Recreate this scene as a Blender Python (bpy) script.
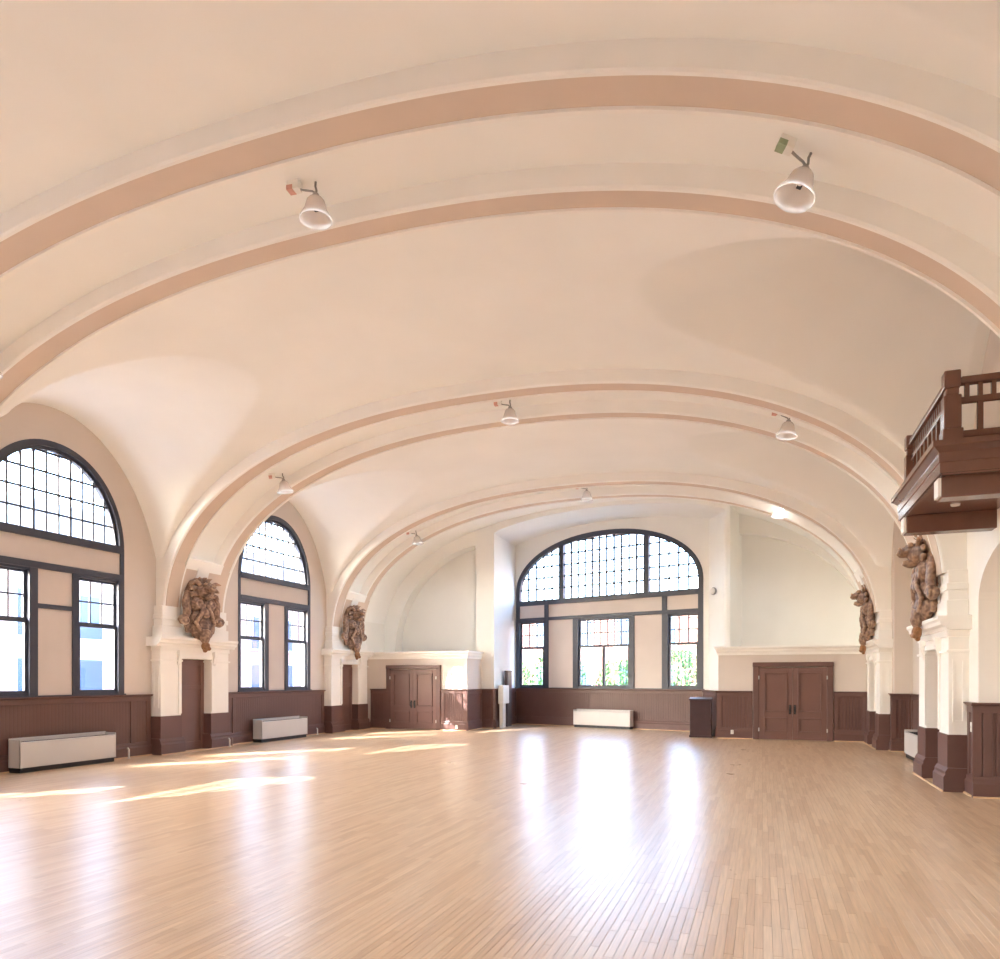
import bpy, bmesh, math, random
from mathutils import Vector, Matrix, noise
random.seed(7)
for o in list(bpy.data.objects): bpy.data.objects.remove(o)
scene = bpy.context.scene
COL = scene.collection

# ------------------------------------------------------------------ camera, sky, sun, exposure
FPX = 720.0
PSI = math.atan2(262.0, FPX)
cam_d = bpy.data.cameras.new('camera'); cam = bpy.data.objects.new('camera', cam_d); COL.objects.link(cam)
cam_d.sensor_fit = 'HORIZONTAL'; cam_d.sensor_width = 36.0; cam_d.lens = FPX * 36.0 / 1000.0
cam_d.shift_y = (679.0 - 479.5) / 1000.0
cam_d.clip_start = 0.05; cam_d.clip_end = 400
cam.location = (0, 0, 1.7); cam.rotation_euler = (math.pi / 2, 0, PSI)
scene.camera = cam

world = bpy.data.worlds.new('sky'); scene.world = world; world.use_nodes = True
bg = world.node_tree.nodes['Background']
sky = world.node_tree.nodes.new('ShaderNodeTexSky'); sky.sky_type = 'NISHITA'; sky.sun_disc = False
sky.sun_elevation = math.radians(34.3); sky.sun_rotation = math.radians(221.4); sky.dust_density = 3.0
world.node_tree.links.new(sky.outputs[0], bg.inputs['Color'])
bg.inputs['Strength'].default_value = 2.0

SUN_DIR = Vector((0.97, 1.10, -1.0)).normalized()
sun_d = bpy.data.lights.new('sun', 'SUN'); sun_d.energy = 10.0; sun_d.angle = math.radians(0.3); sun_d.color = (1.0, 0.98, 0.95)
sun = bpy.data.objects.new('sun', sun_d); COL.objects.link(sun)
sun.rotation_euler = SUN_DIR.to_track_quat('-Z', 'Y').to_euler(); sun.location = (-40, -40, 45)

def portal(loc, direction, sx, sy):
    d = bpy.data.lights.new('window_portal', 'AREA'); d.shape = 'RECTANGLE'; d.size = sx; d.size_y = sy
    d.cycles.is_portal = True
    o = bpy.data.objects.new('window_portal', d); COL.objects.link(o)
    o.location = loc; o.rotation_euler = Vector(direction).to_track_quat('-Z', 'Y').to_euler()

vs = scene.view_settings
vs.view_transform = 'Standard'; vs.look = 'None'; vs.exposure = 1.38; vs.gamma = 1.0; vs.use_curve_mapping = False
try:
    scene.cycles.max_bounces = 14; scene.cycles.diffuse_bounces = 9; scene.cycles.transparent_max_bounces = 16
    scene.cycles.sample_clamp_indirect = 8.0
except Exception: pass

# ------------------------------------------------------------------ materials
def lin(c):
    return tuple(((v / 255.0) / 12.92 if v / 255.0 <= 0.04045 else ((v / 255.0 + 0.055) / 1.055) ** 2.4) for v in c) + (1,)
def material(name, rgb, rough=0.6, var=0.06, scale=3.0, bump=0.0, bscale=40.0, metal=0.0, spec=0.5, stretch=None):
    m = bpy.data.materials.new(name); m.use_nodes = True
    nt = m.node_tree; b = nt.nodes['Principled BSDF']
    b.inputs['Roughness'].default_value = rough; b.inputs['Metallic'].default_value = metal
    b.inputs['Specular IOR Level'].default_value = spec
    tc = nt.nodes.new('ShaderNodeTexCoord')
    mp = nt.nodes.new('ShaderNodeMapping'); nt.links.new(tc.outputs['Object'], mp.inputs['Vector'])
    if stretch: mp.inputs['Scale'].default_value = stretch
    nz = nt.nodes.new('ShaderNodeTexNoise'); nz.inputs['Scale'].default_value = scale; nz.inputs['Detail'].default_value = 4
    nt.links.new(mp.outputs['Vector'], nz.inputs['Vector'])
    rp = nt.nodes.new('ShaderNodeValToRGB')
    c = lin(rgb)
    rp.color_ramp.elements[0].position = 0.3; rp.color_ramp.elements[1].position = 0.7
    rp.color_ramp.elements[0].color = tuple(max(0, v * (1 - var)) for v in c[:3]) + (1,)
    rp.color_ramp.elements[1].color = tuple(min(1, v * (1 + var)) for v in c[:3]) + (1,)
    nt.links.new(nz.outputs['Fac'], rp.inputs['Fac']); nt.links.new(rp.outputs['Color'], b.inputs['Base Color'])
    if bump > 0:
        n2 = nt.nodes.new('ShaderNodeTexNoise'); n2.inputs['Scale'].default_value = bscale; n2.inputs['Detail'].default_value = 3
        nt.links.new(mp.outputs['Vector'], n2.inputs['Vector'])
        bp = nt.nodes.new('ShaderNodeBump'); bp.inputs['Strength'].default_value = bump; bp.inputs['Distance'].default_value = 0.02
        nt.links.new(n2.outputs['Fac'], bp.inputs['Height']); nt.links.new(bp.outputs['Normal'], b.inputs['Normal'])
    return m

M = {}
M['vault'] = material('cream_plaster', (246, 246, 243), 0.75, 0.025, 0.7, 0.05, 14)
M['trim'] = material('cream_paint', (247, 245, 241), 0.55, 0.02, 2)
M['taupe'] = material('taupe_paint', (216, 198, 183), 0.6, 0.03, 1.5)
M['wall'] = material('beige_wall_paint', (214, 204, 196), 0.7, 0.03, 1.0, 0.04, 20)
M['endwall'] = material('pale_cream_wall_paint', (240, 239, 234), 0.7, 0.02, 1.0, 0.04, 20)
M['brown'] = material('brown_paint', (104, 75, 69), 0.38, 0.06, 2.0)
M['door'] = material('brown_door_paint', (118, 86, 78), 0.4, 0.05, 2.0)
M['slate'] = material('slate_window_paint', (62, 66, 80), 0.4, 0.06, 3.0)
M['infill'] = material('beige_infill_paint', (210, 199, 192), 0.65, 0.03, 1.5)
M['heater'] = material('cream_enamel', (208, 205, 202), 0.35, 0.02, 2.0)
M['black'] = material('black_metal', (34, 34, 38), 0.45, 0.1, 6.0)
M['shoe'] = material('pale_wood_moulding', (214, 180, 140), 0.5, 0.08, 6.0)
M['balwood'] = material('balcony_brown_wood', (116, 82, 70), 0.2, 0.10, 3.0, stretch=(1, 1, 1))
M['podium'] = material('dark_mahogany', (62, 38, 40), 0.55, 0.15, 4.0)
M['white'] = material('white_plastic', (236, 234, 228), 0.4, 0.02, 4.0)
M['grey'] = material('grey_metal', (150, 150, 148), 0.35, 0.05, 5.0, metal=0.6)
M['greybox'] = material('grey_brown_box', (92, 82, 82), 0.5, 0.08, 5.0)
M['red'] = material('red_box_paint', (212, 160, 148), 0.5, 0.1, 12.0)
M['green'] = material('green_box_paint', (156, 172, 140), 0.5, 0.1, 12.0)
M['mullion'] = material('iron_bar_paint', (40, 44, 50), 0.5, 0.05, 4.0)

def glass_mat(name, tint, gl, rough=0.02):
    m = bpy.data.materials.new(name); m.use_nodes = True; nt = m.node_tree
    nt.nodes.remove(nt.nodes['Principled BSDF']); out = nt.nodes['Material Output']
    t = nt.nodes.new('ShaderNodeBsdfTransparent'); t.inputs['Color'].default_value = tint
    g = nt.nodes.new('ShaderNodeBsdfGlossy'); g.inputs['Roughness'].default_value = rough
    mx = nt.nodes.new('ShaderNodeMixShader')
    lw = nt.nodes.new('ShaderNodeLayerWeight'); lw.inputs['Blend'].default_value = 0.25
    mt = nt.nodes.new('ShaderNodeMath'); mt.operation = 'MULTIPLY'; mt.inputs[1].default_value = gl
    nt.links.new(lw.outputs['Facing'], mt.inputs[0]); nt.links.new(mt.outputs[0], mx.inputs['Fac'])
    nt.links.new(t.outputs[0], mx.inputs[1]); nt.links.new(g.outputs[0], mx.inputs[2]); nt.links.new(mx.outputs[0], out.inputs['Surface'])
    return m
M['glass'] = glass_mat('window_glass', (0.94, 0.97, 1, 1), 0.25)
def shade_mat():
    m = bpy.data.materials.new('ribbed_lamp_glass'); m.use_nodes = True; nt = m.node_tree
    nt.nodes.remove(nt.nodes['Principled BSDF']); out = nt.nodes['Material Output']
    t = nt.nodes.new('ShaderNodeBsdfTransparent'); t.inputs['Color'].default_value = (0.97, 0.95, 0.94, 1)
    df = nt.nodes.new('ShaderNodeBsdfTranslucent'); df.inputs['Color'].default_value = (0.9, 0.87, 0.85, 1)
    d2 = nt.nodes.new('ShaderNodeBsdfPrincipled'); d2.inputs['Base Color'].default_value = (0.86, 0.82, 0.79, 1); d2.inputs['Roughness'].default_value = 0.12
    a = nt.nodes.new('ShaderNodeMixShader'); a.inputs['Fac'].default_value = 0.5
    b = nt.nodes.new('ShaderNodeMixShader'); b.inputs['Fac'].default_value = 0.62
    nt.links.new(df.outputs[0], a.inputs[1]); nt.links.new(d2.outputs[0], a.inputs[2])
    nt.links.new(t.outputs[0], b.inputs[1]); nt.links.new(a.outputs[0], b.inputs[2]); nt.links.new(b.outputs[0], out.inputs['Surface'])
    return m
M['shade'] = shade_mat()
def emit_mat(name, col, s):
    m = bpy.data.materials.new(name); m.use_nodes = True; nt = m.node_tree
    b = nt.nodes['Principled BSDF']; b.inputs['Base Color'].default_value = col
    b.inputs['Emission Color'].default_value = col; b.inputs['Emission Strength'].default_value = s
    return m
M['bulb_on'] = emit_mat('lit_bulb', (1, 0.96, 0.9, 1), 120.0)
M['bulb'] = material('bulb_glass', (230, 226, 220), 0.15, 0.0)

def plank_mat(name, per_object):
    m = bpy.data.materials.new(name); m.use_nodes = True; nt = m.node_tree; b = nt.nodes['Principled BSDF']
    if per_object:
        oi = nt.nodes.new('ShaderNodeObjectInfo'); rnd = oi.outputs['Random']
    else:
        g = nt.nodes.new('ShaderNodeNewGeometry'); rnd = g.outputs['Random Per Island']
    rp = nt.nodes.new('ShaderNodeValToRGB'); cr = rp.color_ramp; cr.interpolation = 'LINEAR'
    cols = [(0.0, (194, 160, 125)), (0.25, (203, 171, 137)), (0.6, (208, 178, 145)), (0.9, (213, 185, 153)), (1.0, (196, 162, 127))]
    while len(cr.elements) < len(cols): cr.elements.new(0.5)
    for e, (p, c) in zip(cr.elements, cols): e.position = p; e.color = lin(c)
    nt.links.new(rnd, rp.inputs['Fac'])
    g2 = nt.nodes.new('ShaderNodeNewGeometry')
    mp = nt.nodes.new('ShaderNodeMapping'); mp.inputs['Scale'].default_value = (60, 2.2, 60)
    nt.links.new(g2.outputs['Position'], mp.inputs['Vector'])
    nz = nt.nodes.new('ShaderNodeTexNoise'); nz.inputs['Scale'].default_value = 1.0; nz.inputs['Detail'].default_value = 4
    nt.links.new(mp.outputs['Vector'], nz.inputs['Vector'])
    mr = nt.nodes.new('ShaderNodeMapRange'); mr.inputs['From Min'].default_value = 0.3; mr.inputs['From Max'].default_value = 0.7
    mr.inputs['To Min'].default_value = 0.86; mr.inputs['To Max'].default_value = 1.1
    nt.links.new(nz.outputs['Fac'], mr.inputs['Value'])
    hs = nt.nodes.new('ShaderNodeHueSaturation'); nt.links.new(mr.outputs[0], hs.inputs['Value']); nt.links.new(rp.outputs['Color'], hs.inputs['Color'])
    nt.links.new(hs.outputs['Color'], b.inputs['Base Color'])
    nz2 = nt.nodes.new('ShaderNodeTexNoise'); nz2.inputs['Scale'].default_value = 1.3; nz2.inputs['Detail'].default_value = 5
    nt.links.new(g2.outputs['Position'], nz2.inputs['Vector'])
    mr2 = nt.nodes.new('ShaderNodeMapRange'); mr2.inputs['To Min'].default_value = 0.26; mr2.inputs['To Max'].default_value = 0.31
    nt.links.new(nz2.outputs['Fac'], mr2.inputs['Value']); nt.links.new(mr2.outputs[0], b.inputs['Roughness'])
    bp = nt.nodes.new('ShaderNodeBump'); bp.inputs['Strength'].default_value = 0.03; bp.inputs['Distance'].default_value = 0.01
    mp3 = nt.nodes.new('ShaderNodeMapping'); mp3.inputs['Scale'].default_value = (9, 1.2, 1)
    nt.links.new(g2.outputs['Position'], mp3.inputs['Vector'])
    nz3 = nt.nodes.new('ShaderNodeTexNoise'); nz3.inputs['Scale'].default_value = 1.5; nt.links.new(mp3.outputs['Vector'], nz3.inputs['Vector'])
    nt.links.new(nz3.outputs['Fac'], bp.inputs['Height']); nt.links.new(bp.outputs['Normal'], b.inputs['Normal'])
    b.inputs['Specular IOR Level'].default_value = 1.0
    return m
M['plank'] = plank_mat('maple_plank', True)
M['planks'] = plank_mat('maple_strip_flooring', False)
M['sub'] = material('dark_subfloor', (120, 82, 54), 0.5, 0.05)

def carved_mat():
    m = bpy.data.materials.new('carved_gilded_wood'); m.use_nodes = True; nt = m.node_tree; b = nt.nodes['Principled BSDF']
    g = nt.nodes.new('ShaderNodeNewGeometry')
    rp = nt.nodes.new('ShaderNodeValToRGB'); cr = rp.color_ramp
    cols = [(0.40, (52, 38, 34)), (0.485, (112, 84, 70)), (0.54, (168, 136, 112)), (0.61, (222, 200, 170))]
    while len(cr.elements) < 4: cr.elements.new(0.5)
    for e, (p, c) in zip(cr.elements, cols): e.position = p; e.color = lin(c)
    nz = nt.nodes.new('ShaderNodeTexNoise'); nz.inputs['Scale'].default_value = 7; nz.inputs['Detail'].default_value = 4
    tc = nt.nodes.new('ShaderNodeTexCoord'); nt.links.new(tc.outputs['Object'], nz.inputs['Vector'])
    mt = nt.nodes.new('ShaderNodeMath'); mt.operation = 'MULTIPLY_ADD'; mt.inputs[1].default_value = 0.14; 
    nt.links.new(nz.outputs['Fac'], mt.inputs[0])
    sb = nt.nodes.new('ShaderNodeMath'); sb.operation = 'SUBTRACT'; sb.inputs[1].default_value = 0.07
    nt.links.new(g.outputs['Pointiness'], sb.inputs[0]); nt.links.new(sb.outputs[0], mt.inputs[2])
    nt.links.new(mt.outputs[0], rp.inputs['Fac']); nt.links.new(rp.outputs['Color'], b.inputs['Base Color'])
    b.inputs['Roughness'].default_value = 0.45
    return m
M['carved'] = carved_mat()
M['gilt'] = material('gilded_wood', (150, 104, 64), 0.4, 0.25, 12.0)

def brick_mat():
    m = bpy.data.materials.new('far_brick'); m.use_nodes = True; nt = m.node_tree; b = nt.nodes['Principled BSDF']
    br = nt.nodes.new('ShaderNodeTexBrick'); br.inputs['Color1'].default_value = lin((150, 92, 78)); br.inputs['Color2'].default_value = lin((128, 76, 66))
    br.inputs['Mortar'].default_value = lin((170, 150, 138)); br.inputs['Scale'].default_value = 6.0
    tc = nt.nodes.new('ShaderNodeTexCoord'); mp = nt.nodes.new('ShaderNodeMapping'); mp.inputs['Rotation'].default_value = (math.pi / 2, 0, 0)
    nt.links.new(tc.outputs['Object'], mp.inputs['Vector']); nt.links.new(mp.outputs['Vector'], br.inputs['Vector'])
    nt.links.new(br.outputs['Color'], b.inputs['Base Color']); b.inputs['Roughness'].default_value = 0.85
    return m
M['brick'] = brick_mat()
M['stone'] = material('pale_stone', (176, 178, 182), 0.8, 0.06, 1.0)
M['farglass'] = material('dark_blue_glass', (60, 84, 110), 0.15, 0.1, 1.0)
M['leaf'] = material('leaf_green', (70, 112, 54), 0.6, 0.35, 3.0)
M['bark'] = material('bark', (84, 66, 52), 0.8, 0.2, 8.0)
M['asphalt'] = material('grey_paving', (120, 120, 122), 0.9, 0.06, 2.0)

# ------------------------------------------------------------------ mesh helpers
ORIGIN = {}
class Frame:
    """plan frame: u runs along e, p sticks out along n, z is up"""
    def __init__(s, o, e, n): s.o = o; s.e = e; s.n = n
    def __call__(s, u, p, z): return (s.o[0] + s.e[0] * u + s.n[0] * p, s.o[1] + s.e[1] * u + s.n[1] * p, z)
WORLD = Frame((0, 0), (1, 0), (0, 1))
class MB:
    def __init__(s, fr=WORLD): s.v = []; s.f = []; s.fr = fr
    def add(s, pts, faces):
        k = len(s.v); s.v += [s.fr(*p) for p in pts]; s.f += [tuple(i + k for i in f) for f in faces]; return s
    def box(s, u0, u1, p0, p1, z0, z1):
        return s.add([(u0, p0, z0), (u1, p0, z0), (u1, p1, z0), (u0, p1, z0), (u0, p0, z1), (u1, p0, z1), (u1, p1, z1), (u0, p1, z1)],
                     [(0, 3, 2, 1), (4, 5, 6, 7), (0, 1, 5, 4), (1, 2, 6, 5), (2, 3, 7, 6), (3, 0, 4, 7)])
    def bar(s, u0, u1, prof):
        """extrude a closed (p,z) profile along u"""
        n = len(prof)
        pts = [(u0, p, z) for p, z in prof] + [(u1, p, z) for p, z in prof]
        return s.add(pts, [tuple(range(n)), tuple(range(2 * n - 1, n - 1, -1))] + [(i, i + n, (i + 1) % n + n, (i + 1) % n) for i in range(n)])
    def slab(s, poly, p0, p1):
        """extrude a closed (u,z) polygon along p"""
        n = len(poly)
        pts = [(u, p0, z) for u, z in poly] + [(u, p1, z) for u, z in poly]
        return s.add(pts, [tuple(range(n)), tuple(range(2 * n - 1, n - 1, -1))] + [(i, i + n, (i + 1) % n + n, (i + 1) % n) for i in range(n)])
    def grid(s, rows, closed=False):
        nr = len(rows); nc = len(rows[0]); pts = [p for r in rows for p in r]; fs = []
        for i in range(nr - 1):
            for j in range(nc if closed else nc - 1):
                a = i * nc + j; b = i * nc + (j + 1) % nc; fs.append((a, b, b + nc, a + nc))
        return s.add(pts, fs)
    def tube(s, pts, r, n=8, caps=True):
        pts = [Vector(p) for p in pts]; rows = []
        rr = r if isinstance(r, (list, tuple)) else [r] * len(pts)
        for i, p in enumerate(pts):
            t = (pts[min(i + 1, len(pts) - 1)] - pts[max(i - 1, 0)]).normalized()
            a = t.orthogonal().normalized() if i == 0 else (a0 - t * a0.dot(t)).normalized()
            a0 = a; b = t.cross(a)
            rows.append([tuple(p + (a * math.cos(k * 2 * math.pi / n) + b * math.sin(k * 2 * math.pi / n)) * rr[i]) for k in range(n)])
        k0 = len(s.v); s.grid(rows, True)
        if caps:
            s.f.append(tuple(k0 + k for k in range(n))); m0 = k0 + (len(rows) - 1) * n; s.f.append(tuple(m0 + k for k in range(n)))
        return s
    def lathe(s, prof, c=(0, 0, 0), n=24):
        rows = [[(c[0] + r * math.cos(k * 2 * math.pi / n), c[1] + r * math.sin(k * 2 * math.pi / n), c[2] + z) for k in range(n)] for r, z in prof]
        return s.grid(rows, True)
    def ell(s, c, r, nu=14, nv=10):
        rows = []
        for i in range(nv + 1):
            a = -math.pi / 2 + math.pi * i / nv
            rr = max(math.cos(a), 1e-3)
            rows.append([(c[0] + r[0] * rr * math.cos(k * 2 * math.pi / nu), c[1] + r[1] * rr * math.sin(k * 2 * math.pi / nu), c[2] + r[2] * math.sin(a)) for k in range(nu)])
        return s.grid(rows, True)
    def mesh(s, name, off=(0, 0, 0), smooth=False):
        me = bpy.data.meshes.new(name)
        me.from_pydata([(x - off[0], y - off[1], z - off[2]) for x, y, z in s.v], [], s.f); me.update()
        b = bmesh.new(); b.from_mesh(me); bmesh.ops.recalc_face_normals(b, faces=b.faces); b.to_mesh(me); b.free()
        if smooth:
            for p in me.polygons: p.use_smooth = True
        return me
    def build(s, name, mat, parent=None, smooth=False, bevel=0.0, sharp=None):
        if parent is not None: off = ORIGIN[parent.name]
        else:
            xs = [p[0] for p in s.v]; ys = [p[1] for p in s.v]; zs = [p[2] for p in s.v]
            off = ((min(xs) + max(xs)) / 2, (min(ys) + max(ys)) / 2, min(zs))
        me = s.mesh(name, off, smooth)
        me.materials.append(M[mat] if isinstance(mat, str) else mat)
        o = bpy.data.objects.new(name, me); COL.objects.link(o)
        if parent is not None: o.parent = parent
        else: o.location = off
        ORIGIN[o.name] = off
        if smooth and sharp is not None:
            try: me.set_sharp_from_angle(angle=math.radians(sharp))
            except Exception: pass
        if bevel > 0:
            md = o.modifiers.new('bevel', 'BEVEL'); md.width = bevel; md.segments = 2; md.limit_method = 'ANGLE'; md.angle_limit = math.radians(40)
        return o
def empty(name, loc, parent=None):
    o = bpy.data.objects.new(name, None); COL.objects.link(o); o.empty_display_size = 0.1
    if parent is None: o.location = loc
    else:
        po = ORIGIN[parent.name]; o.parent = parent; o.location = tuple(loc[i] - po[i] for i in range(3))
    ORIGIN[o.name] = tuple(loc); return o
def tag(o, label, cat, group=None):
    o['label'] = label; o['category'] = cat
    if group: o['group'] = group
    return o
def struct(o, label=None, cat=None):
    o['kind'] = 'structure'
    if label: o['label'] = label
    if cat: o['category'] = cat
    return o

# ------------------------------------------------------------------ dimensions (metres)
XC = -5.05; NS = 2.3; Z0 = 3.0
XL, XR = -12.92, 2.92
ARCH = [5.95, 12.75, 19.55]              # near edge of each double rib
BAYS = [3.4, 10.2, 17.0]                 # centre of each window bay
YBACK = -6.4; YEND = 23.2
def spow(v, e): return math.copysign(abs(v) ** e, v)
def arc_pt(th, a, b):                    # th 0..pi from right springing to left springing
    return XC + a * spow(math.cos(th), 2 / NS), Z0 + b * spow(math.sin(th), 2 / NS)
def arch_z(x, a, b):
    u = min(abs((x - XC) / a), 1.0); return Z0 + b * (1 - u ** NS) ** (1 / NS)
def lunette(x, y):
    z = -9
    t = min(1, max(0, (abs(x - XC) - 5.6) / 2.2)); n = 2.7 - 0.7 * t; B = 4.06 - 0.10 * t
    for c in BAYS + [-3.4]:
        u = abs(y - c) / 2.65
        if u < 1: z = max(z, Z0 + B * (1 - u ** n) ** (1 / n))
    return z

# ------------------------------------------------------------------ ceiling vault with lunettes
def build_ceiling():
    mb = MB(); ths = []
    NT = 260
    xs = []
    for i in range(NT + 1):
        th = math.pi * i / NT
        x, z = arc_pt(th, 7.92, 4.35); xs.append((x, z))
    xs = [(XC + 8.75, Z0)] + xs + [(XC - 8.75, Z0)]
    ys = []; y = YBACK
    while y < YEND + 0.7: ys.append(y); y += 0.07 if y > 1.0 else 0.2
    ys.append(YEND + 0.7)
    rows = []
    for y in ys:
        r = []
        for x, z in xs:
            l = lunette(x, y)
            k = 0.015
            if l > -5:
                h = max(k - abs(z - l), 0) / k
                zz = max(z, l) + h * h * k * 0.25
            else: zz = z
            r.append((x, y, zz))
        rows.append(r)
    mb.grid(rows)
    o = mb.build('ceiling', 'vault', smooth=True)
    struct(o, 'cream plaster barrel vault with smooth lunettes over the windows', 'ceiling')
build_ceiling()

# ------------------------------------------------------------------ double transverse ribs
def rib_strip(mb, prof, t0, t1, n=110):
    rows = []
    for i in range(n + 1):
        th = t0 + (t1 - t0) * i / n
        r = []
        for y, off in prof:
            x, z = arc_pt(th, 7.68 + off, 4.13 + off); r.append((x, y, z))
        rows.append(r)
    mb.grid(rows, True)
    m = len(prof); k = len(mb.v) - (n + 1) * m
    mb.f.append(tuple(k + j for j in range(m))); mb.f.append(tuple(k + n * m + j for j in range(m)))
    return mb
RIBLAB = ['wide double rib arch nearest the camera, taupe bands with two glass lamps', 'wide double rib arch in the middle of the hall with taupe bands', 'wide double rib arch nearest the far window with taupe bands']
SPR = 0.025                               # ribs start on the pedestals
def theta_at(z, b=4.13): return math.asin(((z - Z0) / b) ** (NS / 2))
for k, A in enumerate(ARCH):
    root = struct(empty('trim_%d' % (k + 1), (XC, A + 0.95, Z0)), RIBLAB[k], 'arch')
    tl = theta_at(3.33); te = theta_at(4.34)
    def bodyprof(y0, y1, tn, tf):
        return [(y0, 0.45), (y0, 0.0), (y0 + 0.02, -0.02), (tn - 0.01, -0.02), (tn, 0.02), (tf, 0.02), (tf + 0.01, -0.025), (tf + 0.05, -0.025), (tf + 0.055, 0.0), (tf + 0.095, 0.0), (tf + 0.10, 0.025), (y1, 0.03), (y1, 0.45)]
    rib_strip(MB(), bodyprof(A - 0.07, A + 0.47, A, A + 0.35), tl, math.pi - tl).build('rib', 'trim', root, True, sharp=35)
    rib_strip(MB(), bodyprof(A + 1.43, A + 1.92, A + 1.5, A + 1.8), tl, math.pi - tl).build('rib', 'trim', root, True, sharp=35)
    rib_strip(MB(), [(A, 0.0), (A + 0.35, 0.0), (A + 0.35, 0.05), (A, 0.05)], tl, math.pi - tl).build('taupe_band', 'taupe', root, True, sharp=35)
    rib_strip(MB(), [(A + 1.5, 0.0), (A + 1.8, 0.0), (A + 1.8, 0.05), (A + 1.5, 0.05)], tl, math.pi - tl).build('taupe_band', 'taupe', root, True, sharp=35)
    for a, b, s in ((tl, te, 1), (math.pi - te, math.pi - tl, -1)):
        rib_strip(MB(), [(A, -0.024), (A + 1.8, -0.024), (A + 1.8, 0.4), (A, 0.4)], a, b, 24).build('panel_foot', 'taupe', root, True, sharp=35)
        e0, e1 = (te - 0.02, te + 0.035) if s > 0 else (math.pi - te - 0.035, math.pi - te + 0.02)
        rib_strip(MB(), [(A + 0.35, -0.035), (A + 1.5, -0.035), (A + 1.5, 0.3), (A + 0.35, 0.3)], e0, e1, 4).build('panel_moulding', 'trim', root, True, sharp=35)
        q0, q1 = (te - 0.095, te) if s > 0 else (math.pi - te, math.pi - te + 0.095)
        rib_strip(MB(), [(A + 0.74, -0.05), (A + 1.1, -0.05), (A + 1.1, 0.1), (A + 0.74, 0.1)], q0, q1, 6).build('keystone', 'trim', root, True, sharp=35)

# ------------------------------------------------------------------ floor of narrow strip boards
fl = struct(empty('floor', (XC, 10.0, 0)), 'glossy pale maple strip floor of the hall', 'floor')
MB().box(XL - 0.6, XR + 1.2, YBACK - 0.2, 27.2, -0.2, -0.012).build('subfloor', 'sub', fl)
def build_floor():
    W = 0.0575; LEN = [0.55, 0.7, 0.85, 1.0, 1.2]
    shared = {}
    def plank_mesh(L):
        if L not in shared:
            g = 0.0006; t = 0.0012; w = W / 2 - g; l = L / 2 - g
            m = MB(); m.add([(-w, -l, -0.012), (w, -l, -0.012), (w, l, -0.012), (-w, l, -0.012), (-w, -l, -t), (w, -l, -t), (w, l, -t), (-w, l, -t),
                             (-w + t, -l + t, 0), (w - t, -l + t, 0), (w - t, l - t, 0), (-w + t, l - t, 0)],
                            [(0, 1, 5, 4), (1, 2, 6, 5), (2, 3, 7, 6), (3, 0, 4, 7), (4, 5, 9, 8), (5, 6, 10, 9), (6, 7, 11, 10), (7, 4, 8, 11), (8, 9, 10, 11)])
            me = m.mesh('plank'); me.materials.append(M['plank']); shared[L] = me
        return shared[L]
    near = []; rest = MB()
    s_, c_ = math.sin(PSI), math.cos(PSI)
    x = XL - 0.5
    while x < XR + 1.1:
        y = YBACK - random.random() * 0.9
        while y < 27.0:
            L = random.choice(LEN); yc = y + L / 2
            v = -x * s_ + (y + L) * c_; u = x * c_ + (y + L) * s_
            if v > 4.37 and abs(u / v) < 0.70 and y > 0: near.append((v, x, yc, L))
            else: near.append((1e6, x, yc, L))
            y += L
        x += W
    near.sort(key=lambda t: t[0])
    for i, (v, px, yc, L) in enumerate(near):
        if i < 300:
            o = bpy.data.objects.new('plank', plank_mesh(L)); COL.objects.link(o); o.parent = fl
            o.location = (px - XC, yc - 10.0, 0)
        else:
            w = W / 2 - 0.0006; l = L / 2 - 0.0002
            rest.add([(px - w, yc - l, -0.01), (px + w, yc - l, -0.01), (px + w, yc + l, -0.01), (px - w, yc + l, -0.01), (px - w, yc - l, 0), (px + w, yc - l, 0), (px + w, yc + l, 0), (px - w, yc + l, 0)],
                     [(4, 5, 6, 7), (0, 1, 5, 4), (1, 2, 6, 5), (2, 3, 7, 6), (3, 0, 4, 7)])
    o = rest.build('strip_flooring', 'planks', fl); o['kind'] = 'stuff'
build_floor()

# ------------------------------------------------------------------ walls with arched openings
def wall(name, fr, u0, u1, z1, holes, mat, thick=0.3, label=None, zs=0.0):
    """holes: (ua, ub, zb, arcfun) with arcfun(u)->z of the opening's top"""
    mb = MB(fr); cur = u0
    for ua, ub, zb, arc in holes:
        if ua > cur: mb.box(cur, ua, -thick, 0, zs, z1)
        if zb > zs: mb.box(ua, ub, -thick, 0, zs, zb)
        n = 40
        us = [ua + (ub - ua) * (0.5 - 0.5 * math.cos(math.pi * i / n)) for i in range(n + 1)]
        low = [(u, arc(u)) for u in us]
        for i in range(n):
            (a, za), (b, zb2) = low[i], low[i + 1]
            mb.add([(a, 0, za), (b, 0, zb2), (b, 0, z1), (a, 0, z1), (a, -thick, za), (b, -thick, zb2), (b, -thick, z1), (a, -thick, z1)],
                   [(0, 1, 2, 3), (4, 7, 6, 5), (0, 4, 5, 1)])
        cur = ub
    if u1 > cur: mb.box(cur, u1, -thick, 0, zs, z1)
    o = mb.build(name, mat); struct(o, label, 'wall'); return o
def ellarc(c, a, z0, b, n=2.0):
    def f(u):
        t = min(1.0, abs((u - c) / a)); return z0 + b * (1 - t ** n) ** (1 / n)
    return f
def winarc(c): return ellarc(c, 1.60, 4.42, 1.88, 2.05)

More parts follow.
